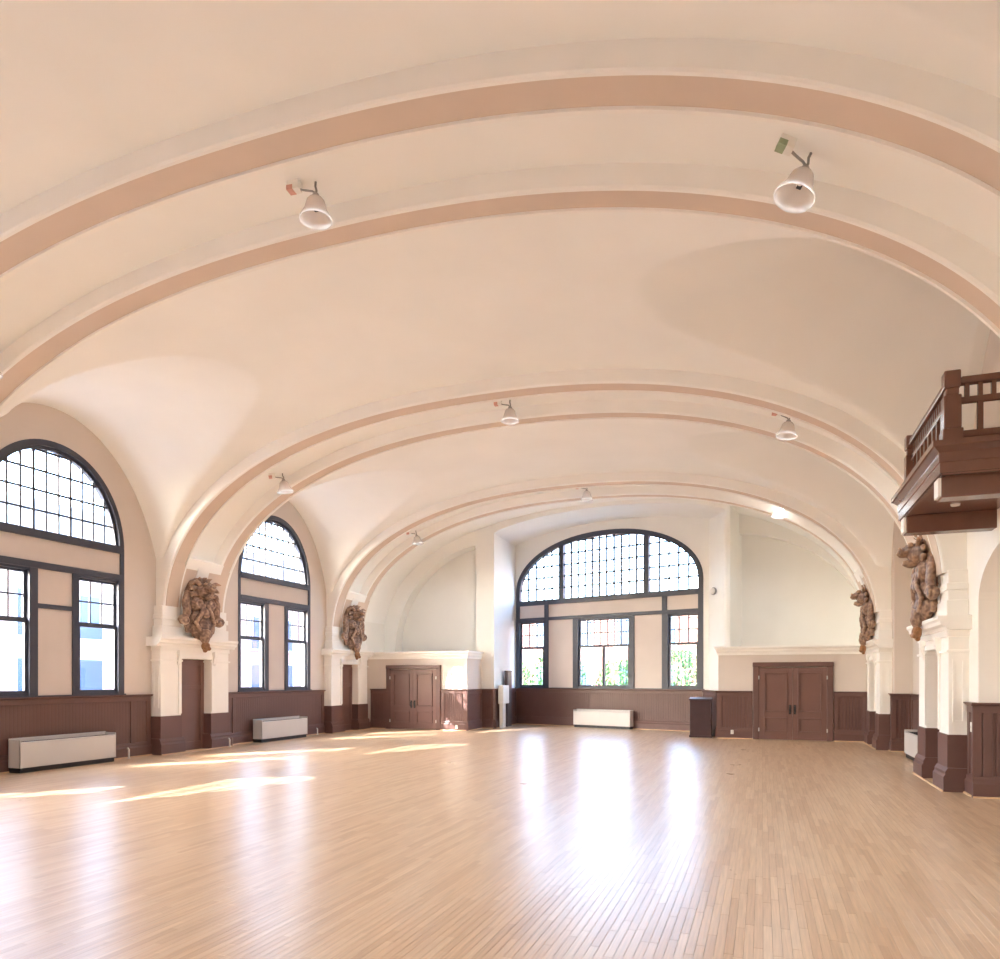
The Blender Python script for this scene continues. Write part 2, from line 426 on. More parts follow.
FL = Frame((XL, 0), (0, 1), (1, 0))      # left wall: u = world y, p into the hall
FR = Frame((XR, 0), (0, 1), (-1, 0))     # right wall
FR2 = Frame((3.30, 0), (0, 1), (-1, 0))  # recessed right wall in the far bay
wall('wall_left', FL, YBACK, 21.4, 7.35, [(c - 1.6, c + 1.6, 1.38, winarc(c)) for c in [-3.4] + BAYS], 'wall', label='beige left wall with tall arched windows')
# right wall: piece by piece (balcony bay with a low arched niche, far bay recessed)
wall('wall_left_end', FL, 21.4, 26.5, 7.35, [], 'endwall', label='pale end of the left wall above the left vestibule')
nich = ellarc(10.2, 1.86, 2.82, 0.76)
wall('wall_right', FR, YBACK, 14.95, 4.40, [(10.2 - 1.86, 10.2 + 1.86, 0, nich)], 'trim', thick=0.5, label='pale right wall with a low arched alcove under the balcony')
FRU = Frame((XR, 0), (0, 1), (-1, 0))
ou = wall('wall_right_upper', FR, YBACK, 14.95, 7.35, [], 'wall', thick=0.5, label='beige upper right wall above the balcony', zs=4.40)
mb = MB(); mb.box(XR, XR + 0.5, 19.05, 21.5, 0, 7.35); o = mb.build('wall_right_end', 'wall'); struct(o, 'tan painted wall end beside the far right portal', 'wall')
wall('wall_right_far', FR, 21.5, 24.2, 7.35, [], 'endwall', label='pale end of the right wall above the right vestibule')
wall('wall_right_recess', FR2, 14.6, 19.4, 7.35, [], 'wall', thick=0.25, label='recessed beige right wall in the far bay')
mb = MB(); mb.box(XR + 0.46, XR + 1.1, 8.0, 12.4, 0, 3.9); 
o = mb.build('wall_alcove', 'wall'); struct(o, 'beige back wall of the low arched alcove under the balcony', 'wall')
# back wall behind the camera
FB = Frame((0, YBACK), (1, 0), (0, 1))
wall('wall_back', FB, XL - 0.8, XR + 0.8, 7.45, [], 'wall', label='beige wall behind the camera')

# ------------------------------------------------------------------ windows
PANE_RECT = {}
def pane_obj(fr, u0, u1, z0, z1, p, parent, arc=None):
    base = ORIGIN[parent.name]
    if arc is None or min(arc(u0), arc(u1)) >= z1:
        key = (round(u1 - u0, 3), round(z1 - z0, 3), fr.e, fr.n)
        if key not in PANE_RECT:
            m = MB(Frame((0, 0), fr.e, fr.n)).box(0, u1 - u0, 0, 0.006, 0, z1 - z0); me = m.mesh('pane'); me.materials.append(M['glass']); PANE_RECT[key] = me
        o = bpy.data.objects.new('pane', PANE_RECT[key]); COL.objects.link(o); o.parent = parent
        w = fr(u0, p, z0); o.location = tuple(w[i] - base[i] for i in range(3)); return o
    us = [u0 + (u1 - u0) * i / 5 for i in range(6)]
    top = [(u, min(z1, arc(u))) for u in us]
    top = [t for t in top if t[1] > z0 + 0.004]
    if len(top) < 2: return None
    poly = [(top[0][0], z0), (top[-1][0], z0)] + top[::-1]
    return MB(fr).slab(poly, p, p + 0.006).build('pane', 'glass', parent)
def arch_band(mb, c, a, z0, b, n, w, p0, p1, steps=48):
    """ring between the outer curve and one w inside it"""
    rows = []
    for i in range(steps + 1):
        th = math.pi * i / steps
        co, si = spow(math.cos(th), 2 / n), spow(math.sin(th), 2 / n)
        o_ = (c + a * co, z0 + b * si); i_ = (c + (a - w) * co, z0 + (b - w) * si)
        rows.append([(o_[0], p0, o_[1]), (o_[0], p1, o_[1]), (i_[0], p1, i_[1]), (i_[0], p0, i_[1])])
    mb.grid(rows, True); return mb
def sash(parent, fr, u0, u1, z0, z1, nc, nr, p, w=0.055, mw=0.032):
    s_ = MB(fr); s_.box(u0, u1, p, p + 0.05, z0, z0 + w).box(u0, u1, p, p + 0.05, z1 - w, z1).box(u0, u0 + w, p, p + 0.05, z0 + w, z1 - w).box(u1 - w, u1, p, p + 0.05, z0 + w, z1 - w)
    so = s_.build('sash', 'slate', parent)
    a0, a1, b0, b1 = u0 + w, u1 - w, z0 + w, z1 - w
    if nc * nr > 1:
        mm = MB(fr)
        for i in range(1, nc): u = a0 + (a1 - a0) * i / nc; mm.box(u - mw / 2, u + mw / 2, p + 0.01, p + 0.045, b0, b1)
        for j in range(1, nr): z = b0 + (b1 - b0) * j / nr; mm.box(a0, a1, p + 0.012, p + 0.043, z - mw / 2, z + mw / 2)
        mo = mm.build('muntins', 'slate', so)
    for i in range(nc):
        for j in range(nr):
            pane_obj(fr, a0 + (a1 - a0) * i / nc, a0 + (a1 - a0) * (i + 1) / nc, b0 + (b1 - b0) * j / nr, b0 + (b1 - b0) * (j + 1) / nr, p + 0.024, so)
    return so
WN = [0]
def side_window(fr, c, label, detail=True, lower=True):
    WN[0] += 1
    root = struct(empty('window_%d' % WN[0], fr(c, 0, 1.38)), label, 'window')
    L, R = c - 1.6, c + 1.6; P0, P1 = -0.16, 0.02
    f = MB(fr)
    if lower: f.box(L, L + 0.09, P0, P1, 1.38, 4.46).box(R - 0.09, R, P0, P1, 1.38, 4.46)
    arch_band(f, c, 1.6, 4.42, 1.88, 2.05, 0.11, P0, P1)
    f.build('frame', 'slate', root)
    f2 = MB(fr); arch_band(f2, c, 1.49, 4.42, 1.77, 2.05, 0.06, P0 + 0.02, P1 - 0.06); f2.build('arch_sash', 'slate', root)
    MB(fr).box(L + 0.09, R - 0.09, P0, P1 + 0.02, 4.38, 4.54).build('transom', 'slate', root, bevel=0.01)
    if lower:
        MB(fr).box(L + 0.09, R - 0.09, P0, P1 + 0.01, 3.80, 3.93).build('transom', 'slate', root, bevel=0.01)
        MB(fr).box(L + 0.09, R - 0.09, -0.10, -0.015, 3.93, 4.38).build('infill_panel', 'infill', root)
        MB(fr).box(c - 0.365, c + 0.375, -0.10, -0.015, 1.38, 3.80).build('infill_panel', 'infill', root)
        if detail: MB(fr).box(c - 0.365, c + 0.375, -0.1, 0.01, 3.05, 3.14).build('panel_rail', 'slate', root)
        MB(fr).box(L - 0.02, R + 0.02, P0, 0.05, 1.34, 1.385).build('window_sill', 'slate', root)
        for a, b in ((L, c - 0.365), (c + 0.375, R)):
            m = MB(fr)
            q0, q1 = (a + 0.09, b - 0.17) if a == L else (a + 0.14, b - 0.15)
            if a == L: m.box(q1, b, P0, P1, 1.38, 3.80)
            else: m.box(a, q0, P0, P1, 1.38, 3.80).box(q1, b - 0.09, P0, P1, 1.38, 3.80)
            m.box(q0, q1, P0, P1 - 0.02, 3.75, 3.80).box(q0, q1, P0, P1 - 0.02, 1.38, 1.43)
            m.build('sash_frame', 'slate', root)
            sash(root, fr, q0, q1, 2.80, 3.76, 3, 2, -0.12)
            sash(root, fr, q0, q1, 1.42, 2.82, 1, 1, -0.08, w=0.06)
    # lunette glazing
    inner = ellarc(c, 1.43, 4.42, 1.71, 2.05)
    nc = 11; u0, u1 = c - 1.43, c + 1.43; zb = 4.54; dz = 0.385
    mm = MB(fr)
    for i in range(1, nc):
        u = u0 + (u1 - u0) * i / nc; w = 0.019 if i not in (4, 7) else 0.025
        if inner(u) > zb: mm.box(u - w, u + w, -0.10, -0.06, zb, inner(u) + 0.02)
    for j in range(1, 5):
        z = zb + dz * j
        if z < 4.42 + 1.69:
            h = 1.43 * (1 - ((z - 4.42) / 1.71) ** 2.05) ** (1 / 2.05); mm.box(c - h - 0.02, c + h + 0.02, -0.098, -0.062, z - 0.019, z + 0.019)
    mm.build('muntins', 'slate', root)
    for i in range(nc):
        for j in range(5):
            a, b = u0 + (u1 - u0) * i / nc, u0 + (u1 - u0) * (i + 1) / nc
            pane_obj(fr, a, b, zb + dz * j, zb + dz * (j + 1), -0.083, root, inner)
    return root
side_window(FL, BAYS[1], 'tall arched window on the left wall above the nearer convector heater')
side_window(FL, BAYS[2], 'tall arched window on the left wall between the two portals, partly behind the arch', False)
side_window(FL, BAYS[0], 'tall arched window on the left wall outside the frame beside the camera', False)
side_window(FL, -3.4, 'unseen arched window added on the left wall behind the camera for more daylight', False)  # unseen window, added so more sun and sky reach the near vault
for c in [-3.4] + BAYS: portal((XL - 0.32, c, 3.8), (1, 0, 0), 3.2, 4.9)

# ------------------------------------------------------------------ far end: bay with the broad window
W0 = (-8.80, 25.94); W1 = (-1.75, 23.94); WL = math.hypot(W1[0] - W0[0], W1[1] - W0[1])
we = ((W1[0] - W0[0]) / WL, (W1[1] - W0[1]) / WL); wn = (we[1], -we[0])
FW = Frame(W0, we, wn)
farc = ellarc(WL / 2, WL / 2 - 0.02, 4.93, 1.98, 2.1)
wall('wall_far_bay', FW, -0.6, WL + 0.9, 7.6, [(0.02, WL - 0.02, 1.36, farc)], 'endwall', label='pale far wall around the broad arched window')
def far_window():
    WN[0] += 1; c = WL / 2
    root = struct(empty('window_%d' % WN[0], FW(c, 0, 1.38)), 'broad arched far window with dark slate frame and small panes', 'window')
    P0, P1 = -0.16, 0.02; L, R = 0.02, WL - 0.02
    f = MB(FW); arch_band(f, c, c - 0.02, 4.93, 1.98, 2.1, 0.17, P0, P1)
    f.box(L, L + 0.17, P0, P1, 1.38, 4.95).box(R - 0.17, R, P0, P1, 1.38, 4.95); f.build('frame', 'slate', root)
    MB(FW).box(L + 0.17, R - 0.17, P0, P1 + 0.02, 4.44, 4.63).build('transom', 'slate', root, bevel=0.01)
    MB(FW).box(L + 0.17, R - 0.17, P0, P1 + 0.01, 3.86, 3.98).build('transom', 'slate', root, bevel=0.01)
    MB(FW).box(L - 0.04, R + 0.04, P0, 0.05, 1.34, 1.385).build('window_sill', 'slate', root)
    arcin = ellarc(c, c - 0.19, 4.93, 1.81, 2.1)
    m1, m2 = (1.91, 2.10), (5.24, 5.43)
    for a, b in (m1, m2): MB(FW).box(a, b, P0, P1, 4.6, arcin((a + b) / 2) + 0.03).build('mullion', 'slate', root)
    for a, b in ((1.29, 1.46), (5.90, 6.07)): MB(FW).box(a, b, P0, P1, 3.95, 4.46).build('mullion', 'slate', root)
    for a, b in ((0.19, 1.29), (1.46, 5.90), (6.07, WL - 0.19)): MB(FW).box(a, b, -0.1, -0.015, 3.98, 4.44).build('infill_panel', 'infill', root)
    for a, b in ((1.46, 2.50), (4.90, 5.90)): MB(FW).box(a, b, -0.1, -0.015, 1.38, 3.86).build('infill_panel', 'infill', root)
    for a, b in ((1.26, 1.46), (2.50, 2.72), (4.70, 4.90), (5.90, 6.12)): MB(FW).box(a, b, P0, P1, 1.38, 3.86).build('mullion', 'slate', root)
    for a, b, n in ((0.19, 1.26, 3), (2.72, 4.70, 7), (6.12, WL - 0.19, 3)):
        MB(FW).box(a, b, P0, P1 - 0.02, 3.81, 3.86).box(a, b, P0, P1 - 0.02, 1.38, 1.43).build('sash_frame', 'slate', root)
        sash(root, FW, a, b, 2.85, 3.82, n, 2, -0.12, mw=0.034)
        if n == 7:
            sash(root, FW, a, (a + b) / 2 + 0.02, 1.42, 2.88, 1, 1, -0.08, w=0.06); sash(root, FW, (a + b) / 2 - 0.02, b, 1.42, 2.88, 1, 1, -0.08, w=0.06)
        else: sash(root, FW, a, b, 1.42, 2.88, 1, 1, -0.08, w=0.06)
    mm = MB(FW); zb = 4.63; dz = 0.41
    for a, b, n in ((0.19, 1.91, 5), (2.10, 5.24, 11), (5.43, WL - 0.19, 5)):
        for i in range(1, n):
            u = a + (b - a) * i / n; w = 0.029 if not (n == 11 and i in (1, 4, 7, 10)) else 0.034
            mm.box(u - w, u + w, -0.1, -0.06, zb, arcin(u) + 0.02)
        for j in range(1, 6):
            z = zb + dz * j
            if z < 4.93: h = c
            elif z < 4.93 + 1.8: h = (c - 0.19) * (1 - ((z - 4.93) / 1.81) ** 2.1) ** (1 / 2.1)
            else: continue
            lo, hi = max(a, c - h), min(b, c + h)
            if hi > lo: mm.box(lo, hi, -0.098, -0.062, z - 0.027, z + 0.027)
        for i in range(n):
            for j in range(6): pane_obj(FW, a + (b - a) * i / n, a + (b - a) * (i + 1) / n, zb + dz * j, zb + dz * (j + 1), -0.083, root, arcin)
    mm.build('muntins', 'slate', root)
far_window()
cw = FW(WL / 2, -0.34, 4.2); portal(cw, (wn[0], wn[1], 0), WL, 5.7)

# bay jambs, soffit, end wall with quarter-arch niches
PL = (-8.66, YEND); PR = (-0.98, 22.35)
def plan_wall(name, pts, z0, z1, mat, label, thick=0.12, side=1):
    mb = MB()
    for a, b in zip(pts[:-1], pts[1:]):
        L = math.hypot(b[0] - a[0], b[1] - a[1]); e = ((b[0] - a[0]) / L, (b[1] - a[1]) / L); n = (-e[1] * side, e[0] * side)
        m = MB(Frame(a, e, n)).box(0, L, 0, thick, z0, z1); k = len(mb.v); mb.v += m.v; mb.f += [tuple(i + k for i in f) for f in m.f]
    return struct(mb.build(name, mat), label, 'wall')
plan_wall('wall_bay_left', [PL, (W0[0] - 0.03, W0[1] + 0.15)], 0, 7.6, 'endwall', 'left jamb of the far window bay', 0.1, 1)
plan_wall('wall_bay_right', [PR, (W1[0] + 0.06, W1[1] + 0.2)], 0, 7.6, 'endwall', 'slanted right jamb of the far window bay', 0.1, -1)
# bay soffit: shallow segmental arch from the end wall to the window wall
def bay_soffit():
    mb = MB(); rows = []
    n = 40
    for i in range(n + 1):
        t = i / n; z = 6.72 + 0.50 * (1 - (2 * t - 1) ** 2) ** 0.75
        f = (PL[0] + (PR[0] - PL[0]) * t, PL[1] + (PR[1] - PL[1]) * t); b = (W0[0] - 0.1 + (W1[0] - W0[0] + 0.3) * t, W0[1] + 0.3 + (W1[1] - W0[1]) * t)
        rows.append([(f[0], f[1], z), (b[0], b[1], z), (b[0], b[1], 7.8), (f[0], f[1], 7.8)])
    mb.grid(rows, True)
    struct(mb.build('wall_bay_soffit', 'endwall', smooth=True, sharp=40), 'shallow arched soffit of the far window bay', 'wall')
bay_soffit()
def quarter_wall(name, fr, u0, u1, unear, arc, zlow, label, depth=0.5):
    """flat wall between u0 and u1 with a recess [u range] whose top follows arc"""
    lo, hi = unear
    mb = MB(fr)
    if lo > u0: mb.box(u0, lo, -0.1, 0, 0, 7.6)
    if hi < u1: mb.box(hi, u1, -0.1, 0, 0, 7.6)
    n = 40; us = [lo + (hi - lo) * i / n for i in range(n + 1)]
    for a, b in zip(us[:-1], us[1:]):
        za, zb = arc(a), arc(b)
        mb.add([(a, 0, za), (b, 0, zb), (b, 0, 7.6), (a, 0, 7.6), (a, -depth, za), (b, -depth, zb)], [(0, 1, 2, 3), (0, 4, 5, 1)])
    mb.box(lo - 0.05, hi + 0.05, -depth - 0.1, -depth, 0, 7.6)
    mb.box(lo - 0.02, lo, -depth, 0, 0, arc(lo) + 0.01)
    mb.box(hi, hi + 0.02, -depth, 0, 0, arc(hi) + 0.01)
    return struct(mb.build(name, 'endwall'), label, 'wall')
FE = Frame((0, YEND), (1, 0), (0, -1))
quarter_wall('wall_end_left', FE, XL - 0.4, PL[0], (-12.5, -9.37), ellarc(-8.9, 3.6, 2.6, 3.75), 2.6, 'pale end wall left of the far window with a quarter-arch recess')
# right: pillar front, splayed return and recessed wall
plan_wall('wall_pillar', [PR, (-0.955, 22.35), (-0.60, 23.75)], 2.4, 7.6, 'endwall', 'pale pillar edge beside the far right recess', 0.1, 1)
mbw = MB(); mbw.box(-0.75, XR + 0.5, 23.75, 23.85, 0, 7.6)
struct(mbw.build('wall_end_right', 'endwall'), 'pale recessed end wall above the right double doors', 'wall')
def right_head():
    n = 40; mb = MB(); arc = ellarc(-1.0, 4.1, 2.6, 3.62)
    us = [-1.0 + (XR + 0.1 + 1.0) * i / n for i in range(n + 1)]
    for a, b in zip(us[:-1], us[1:]):
        za, zb = arc(a), arc(b)
        mb.add([(a, 23.5, za), (b, 23.5, zb), (b, 23.5, 7.6), (a, 23.5, 7.6), (a, 23.75, za), (b, 23.75, zb)], [(0, 1, 2, 3), (0, 4, 5, 1)])
    struct(mb.build('wall_end_right_head', 'endwall', smooth=True, sharp=40), 'curved head of the recess above the right double doors', 'wall')
right_head()

# ------------------------------------------------------------------ wainscot runs
TN = [3]
def wains(fr, L, label, pitch=0.075, groove=0.010, top=1.36, stiles=None, cap=True, shoe=True, ends=True):
    TN[0] += 1
    root = struct(empty('trim_%d' % TN[0], fr(L / 2, 0, 0)), label, 'wainscot')
    bd = MB(fr); z0, z1 = 0.30, top - 0.14
    n = max(1, int(round(L / pitch))); w = L / n
    for i in range(n):
        a, b = i * w, (i + 1) * w; g = 0.006
        bd.add([(a, 0, z0), (a, 0.022 - groove, z0), (a + g, 0.022, z0), (b - g, 0.022, z0), (b, 0.022 - groove, z0), (b, 0, z0), (a, 0, z1), (a, 0.022 - groove, z1), (a + g, 0.022, z1), (b - g, 0.022, z1), (b, 0.022 - groove, z1), (b, 0, z1)],
               [(1, 2, 8, 7), (2, 3, 9, 8), (3, 4, 10, 9)])
    o = bd.build('beadboard', 'brown', root); o['kind'] = 'stuff'
    MB(fr).box(0, L, 0, 0.045, top - 0.15, top - 0.04).build('top_rail', 'brown', root, bevel=0.008)
    MB(fr).bar(0, L, [(0, 0), (0.075, 0), (0.075, 0.20), (0.055, 0.235), (0.055, 0.27), (0.035, 0.31), (0, 0.31)]).build('baseboard', 'brown', root)
    if cap: MB(fr).bar(-0.02 if ends else 0, L + (0.02 if ends else 0), [(0, top - 0.045), (0.05, top - 0.045), (0.075, top - 0.025), (0.085, top - 0.02), (0.085, top), (0, top)]).build('cap_rail', 'brown', root)
    if stiles is None: stiles = [0.0, L - 0.12]
    for u in stiles: MB(fr).box(u, u + 0.12, 0, 0.042, 0.3, top - 0.14).build('stile', 'brown', root, bevel=0.008)
    if shoe: MB(fr).bar(0, L, [(0.07, 0), (0.095, 0), (0.09, 0.018), (0.07, 0.025)]).build('shoe_moulding', 'shoe', root)
    return root
def seg(a, b, side):
    L = math.hypot(b[0] - a[0], b[1] - a[1]); e = ((b[0] - a[0]) / L, (b[1] - a[1]) / L); return Frame(a, e, (-e[1] * side, e[0] * side)), L
f_, l_ = seg((XL, 8.0), (XL, 12.5), -1); wains(f_, l_, 'brown wainscot under the nearer left window, behind the convector heater', groove=0.003, stiles=[0, l_ - 0.55, l_ - 0.12])
f_, l_ = seg((XL, 14.8), (XL, 19.3), -1); wains(f_, l_, 'brown wainscot under the farther left window, between the portals', groove=0.003, stiles=[0, 0.35, l_ - 0.12])
f_, l_ = seg((XL, 1.0), (XL, 5.7), -1); wains(f_, l_, 'brown wainscot on the left wall beside the camera')
f_, l_ = seg((XR, 12.06), (XR, 12.5), 1); wains(f_, l_, 'brown wainscot on the short wall strip beside the near right portal', stiles=[0.0, 0.32], shoe=True)
f_, l_ = seg((XR - 0.085, 12.06), (XR + 0.5, 12.06), -1); wains(f_, l_, 'brown wainscot return on the alcove jamb at the right edge', stiles=[0, 0.13, l_ - 0.1])
f_, l_ = seg((XR, 7.8), (XR, 8.34), 1); wains(f_, l_, 'brown wainscot on the right wall before the alcove')
f_, l_ = seg((XR, 19.02), (XR, 19.4), 1); wains(f_, l_, 'brown wainscot on the short strip beside the far right portal', stiles=[0.0, 0.26])
f_, l_ = seg((XR - 0.085, 19.02), (3.30, 19.02), -1); wains(f_, l_, 'brown wainscot return on the tan jamb in front of the far right portal', stiles=[0, l_ - 0.1])
f_, l_ = seg((3.30, 14.95), (3.30, 19.02), 1); wains(f_, l_, 'brown wainscot inside the right recess behind the white heater')
f_, l_ = seg(W0, W1, -1); wains(f_, l_, 'dark beadboard wainscot under the broad far window', pitch=0.085, stiles=[0, l_ - 0.12])
f_, l_ = seg((W1[0], W1[1]), (-1.20, 21.75), -1); wains(f_, l_, 'dark wainscot on the slanted jamb beside the podium', pitch=0.085)
f_, l_ = seg((-9.24, YEND), PL, -1); wains(f_, l_, 'brown wainscot on the pillar left of the far window bay', stiles=[0, l_ - 0.12])
f_, l_ = seg(PL, W0, -1); wains(f_, l_, 'brown wainscot on the left jamb of the far window bay')

# ------------------------------------------------------------------ vestibules with double doors at the far end
DN = [0]
def double_doors(fr, u0, u1, label):
    """casing spans u0..u1"""
    DN[0] += 1
    root = struct(empty('door_%d' % DN[0], fr((u0 + u1) / 2, 0, 0)), label, 'door')
    H = 2.02; ca = 0.16
    MB(fr).box(u0, u0 + ca, 0, 0.07, 0, H + 0.12).build('casing', 'brown', root, bevel=0.015)
    MB(fr).box(u1 - ca, u1, 0, 0.07, 0, H + 0.12).build('casing', 'brown', root, bevel=0.015)
    MB(fr).box(u0 - 0.01, u1 + 0.01, 0, 0.08, H + 0.02, H + 0.15).build('head_casing', 'brown', root, bevel=0.015)
    mid = (u0 + u1) / 2
    for a, b, s in ((u0 + ca, mid - 0.0015, 1), (mid + 0.0015, u1 - ca, -1)):
        leaf = MB(fr).box(a, b, 0.005, 0.03, 0.01, H)
        leaf_o = leaf.build('door_leaf', 'door', root)
        st = 0.13
        MB(fr).box(a, a + st, 0.03, 0.05, 0.01, H).box(b - st, b, 0.03, 0.05, 0.01, H).box(a + st, b - st, 0.03, 0.05, 0.01, 0.22).box(a + st, b - st, 0.03, 0.05, 0.62, 0.78).box(a + st, b - st, 0.03, 0.05, H - 0.14, H).build('door_frame', 'door', leaf_o, bevel=0.006)
        for z0, z1 in ((0.22, 0.62), (0.78, H - 0.14)):
            m = MB(fr); w = 0.035
            m.box(a + st, b - st, 0.03, 0.075, z0, z0 + w).box(a + st, b - st, 0.03, 0.075, z1 - w, z1).box(a + st, a + st + w, 0.03, 0.075, z0, z1).box(b - st - w, b - st, 0.03, 0.075, z0, z1)
            m.build('panel_moulding', 'door', leaf_o, bevel=0.008)
        hu = b - 0.06 if s > 0 else a + 0.06
        MB(fr).box(hu - 0.03, hu + 0.03, 0.05, 0.06, 0.72, 0.98).build('handle_plate', 'black', leaf_o, bevel=0.004)
        m = MB(fr); m.tube([(hu, 0.06, 0.78), (hu, 0.11, 0.80), (hu, 0.11, 0.92), (hu, 0.06, 0.94)], 0.014, 8); m.build('handle', 'black', leaf_o, smooth=True)
        hg = a - 0.005 if s > 0 else b + 0.005
        for z in (0.28, H - 0.28): MB(fr).box(hg - 0.015, hg + 0.015, 0.06, 0.08, z - 0.05, z + 0.05).build('hinge', 'heater', leaf_o)
    return root
def vestibule(x0, x1, yf, yb, name, label, doors, dlabel, side_ret, outlet):
    body = MB(); body.box(x0, x1, yf, yb, 0, 2.50); struct(body.build(name, 'wall'), label, 'wall')
    TN[0] += 1
    FV = Frame((0, yf), (1, 0), (0, -1))
    croot = struct(empty('trim_%d' % TN[0], (x0, yf, 2.4)), 'cream cornice along the top of the ' + side_ret, 'cornice')
    
    lip = [(0, 2.38), (0.03, 2.38), (0.03, 2.44), (0.07, 2.50), (0.07, 2.53), (0.11, 2.58), (0.11, 2.63), (0, 2.63)]
    MB().box(x0, x1, yf, yb, 2.50, 2.628).build('top_slab', 'trim', croot)
    def run(rows):
        mb = MB(); mb.grid(rows, True); n = len(lip); mb.f += [tuple(range(n)), tuple(range(n, 2 * n))]; mb.build('cornice', 'trim', croot)
    if 'left' in name:
        run([[(x0, yf - p, z) for p, z in lip], [(x1 + p, yf - p, z) for p, z in lip]]); run([[(x1 + p, yf - p, z) for p, z in lip], [(x1 + p, yb, z) for p, z in lip]])
    else: run([[(x0 - p, yf - p, z) for p, z in lip], [(x1, yf - p, z) for p, z in lip]])
    FVd = Frame((0, yf), (1, 0), (0, -1))
    double_doors(FVd, doors[0], doors[1], dlabel)
    return FVd
VL, VR = 21.90, 21.62
vestibule(XL, -9.13, VL, YEND + 0.1, 'wall_vestibule_left', 'beige left vestibule front around the sunlit double doors', (-12.10, -10.06), 'brown double doors in the left vestibule, partly sunlit', 'left vestibule', None)
vestibule(-1.18, XR, VR, 23.8, 'wall_vestibule_right', 'beige right vestibule front around the shaded double doors', (-0.24, 1.83), 'brown double doors in the right vestibule beside the podium', 'right vestibule', None)
f_, l_ = seg((-12.72, VL), (-12.11, VL), -1); wains(f_, l_, 'brown wainscot left of the left double doors', ends=False)
f_, l_ = seg((-10.05, VL), (-9.13, VL), -1); wains(f_, l_, 'sunlit brown wainscot right of the left double doors', ends=False)
f_, l_ = seg((-9.13, VL - 0.05), (-9.13, YEND), -1); wains(f_, l_, 'brown wainscot on the side of the left vestibule', ends=False)
f_, l_ = seg((-1.20, VR), (-0.25, VR), -1); wains(f_, l_, 'brown wainscot left of the right double doors', ends=False)
f_, l_ = seg((1.84, VR), (2.70, VR), -1); wains(f_, l_, 'brown wainscot right of the right double doors', ends=False)

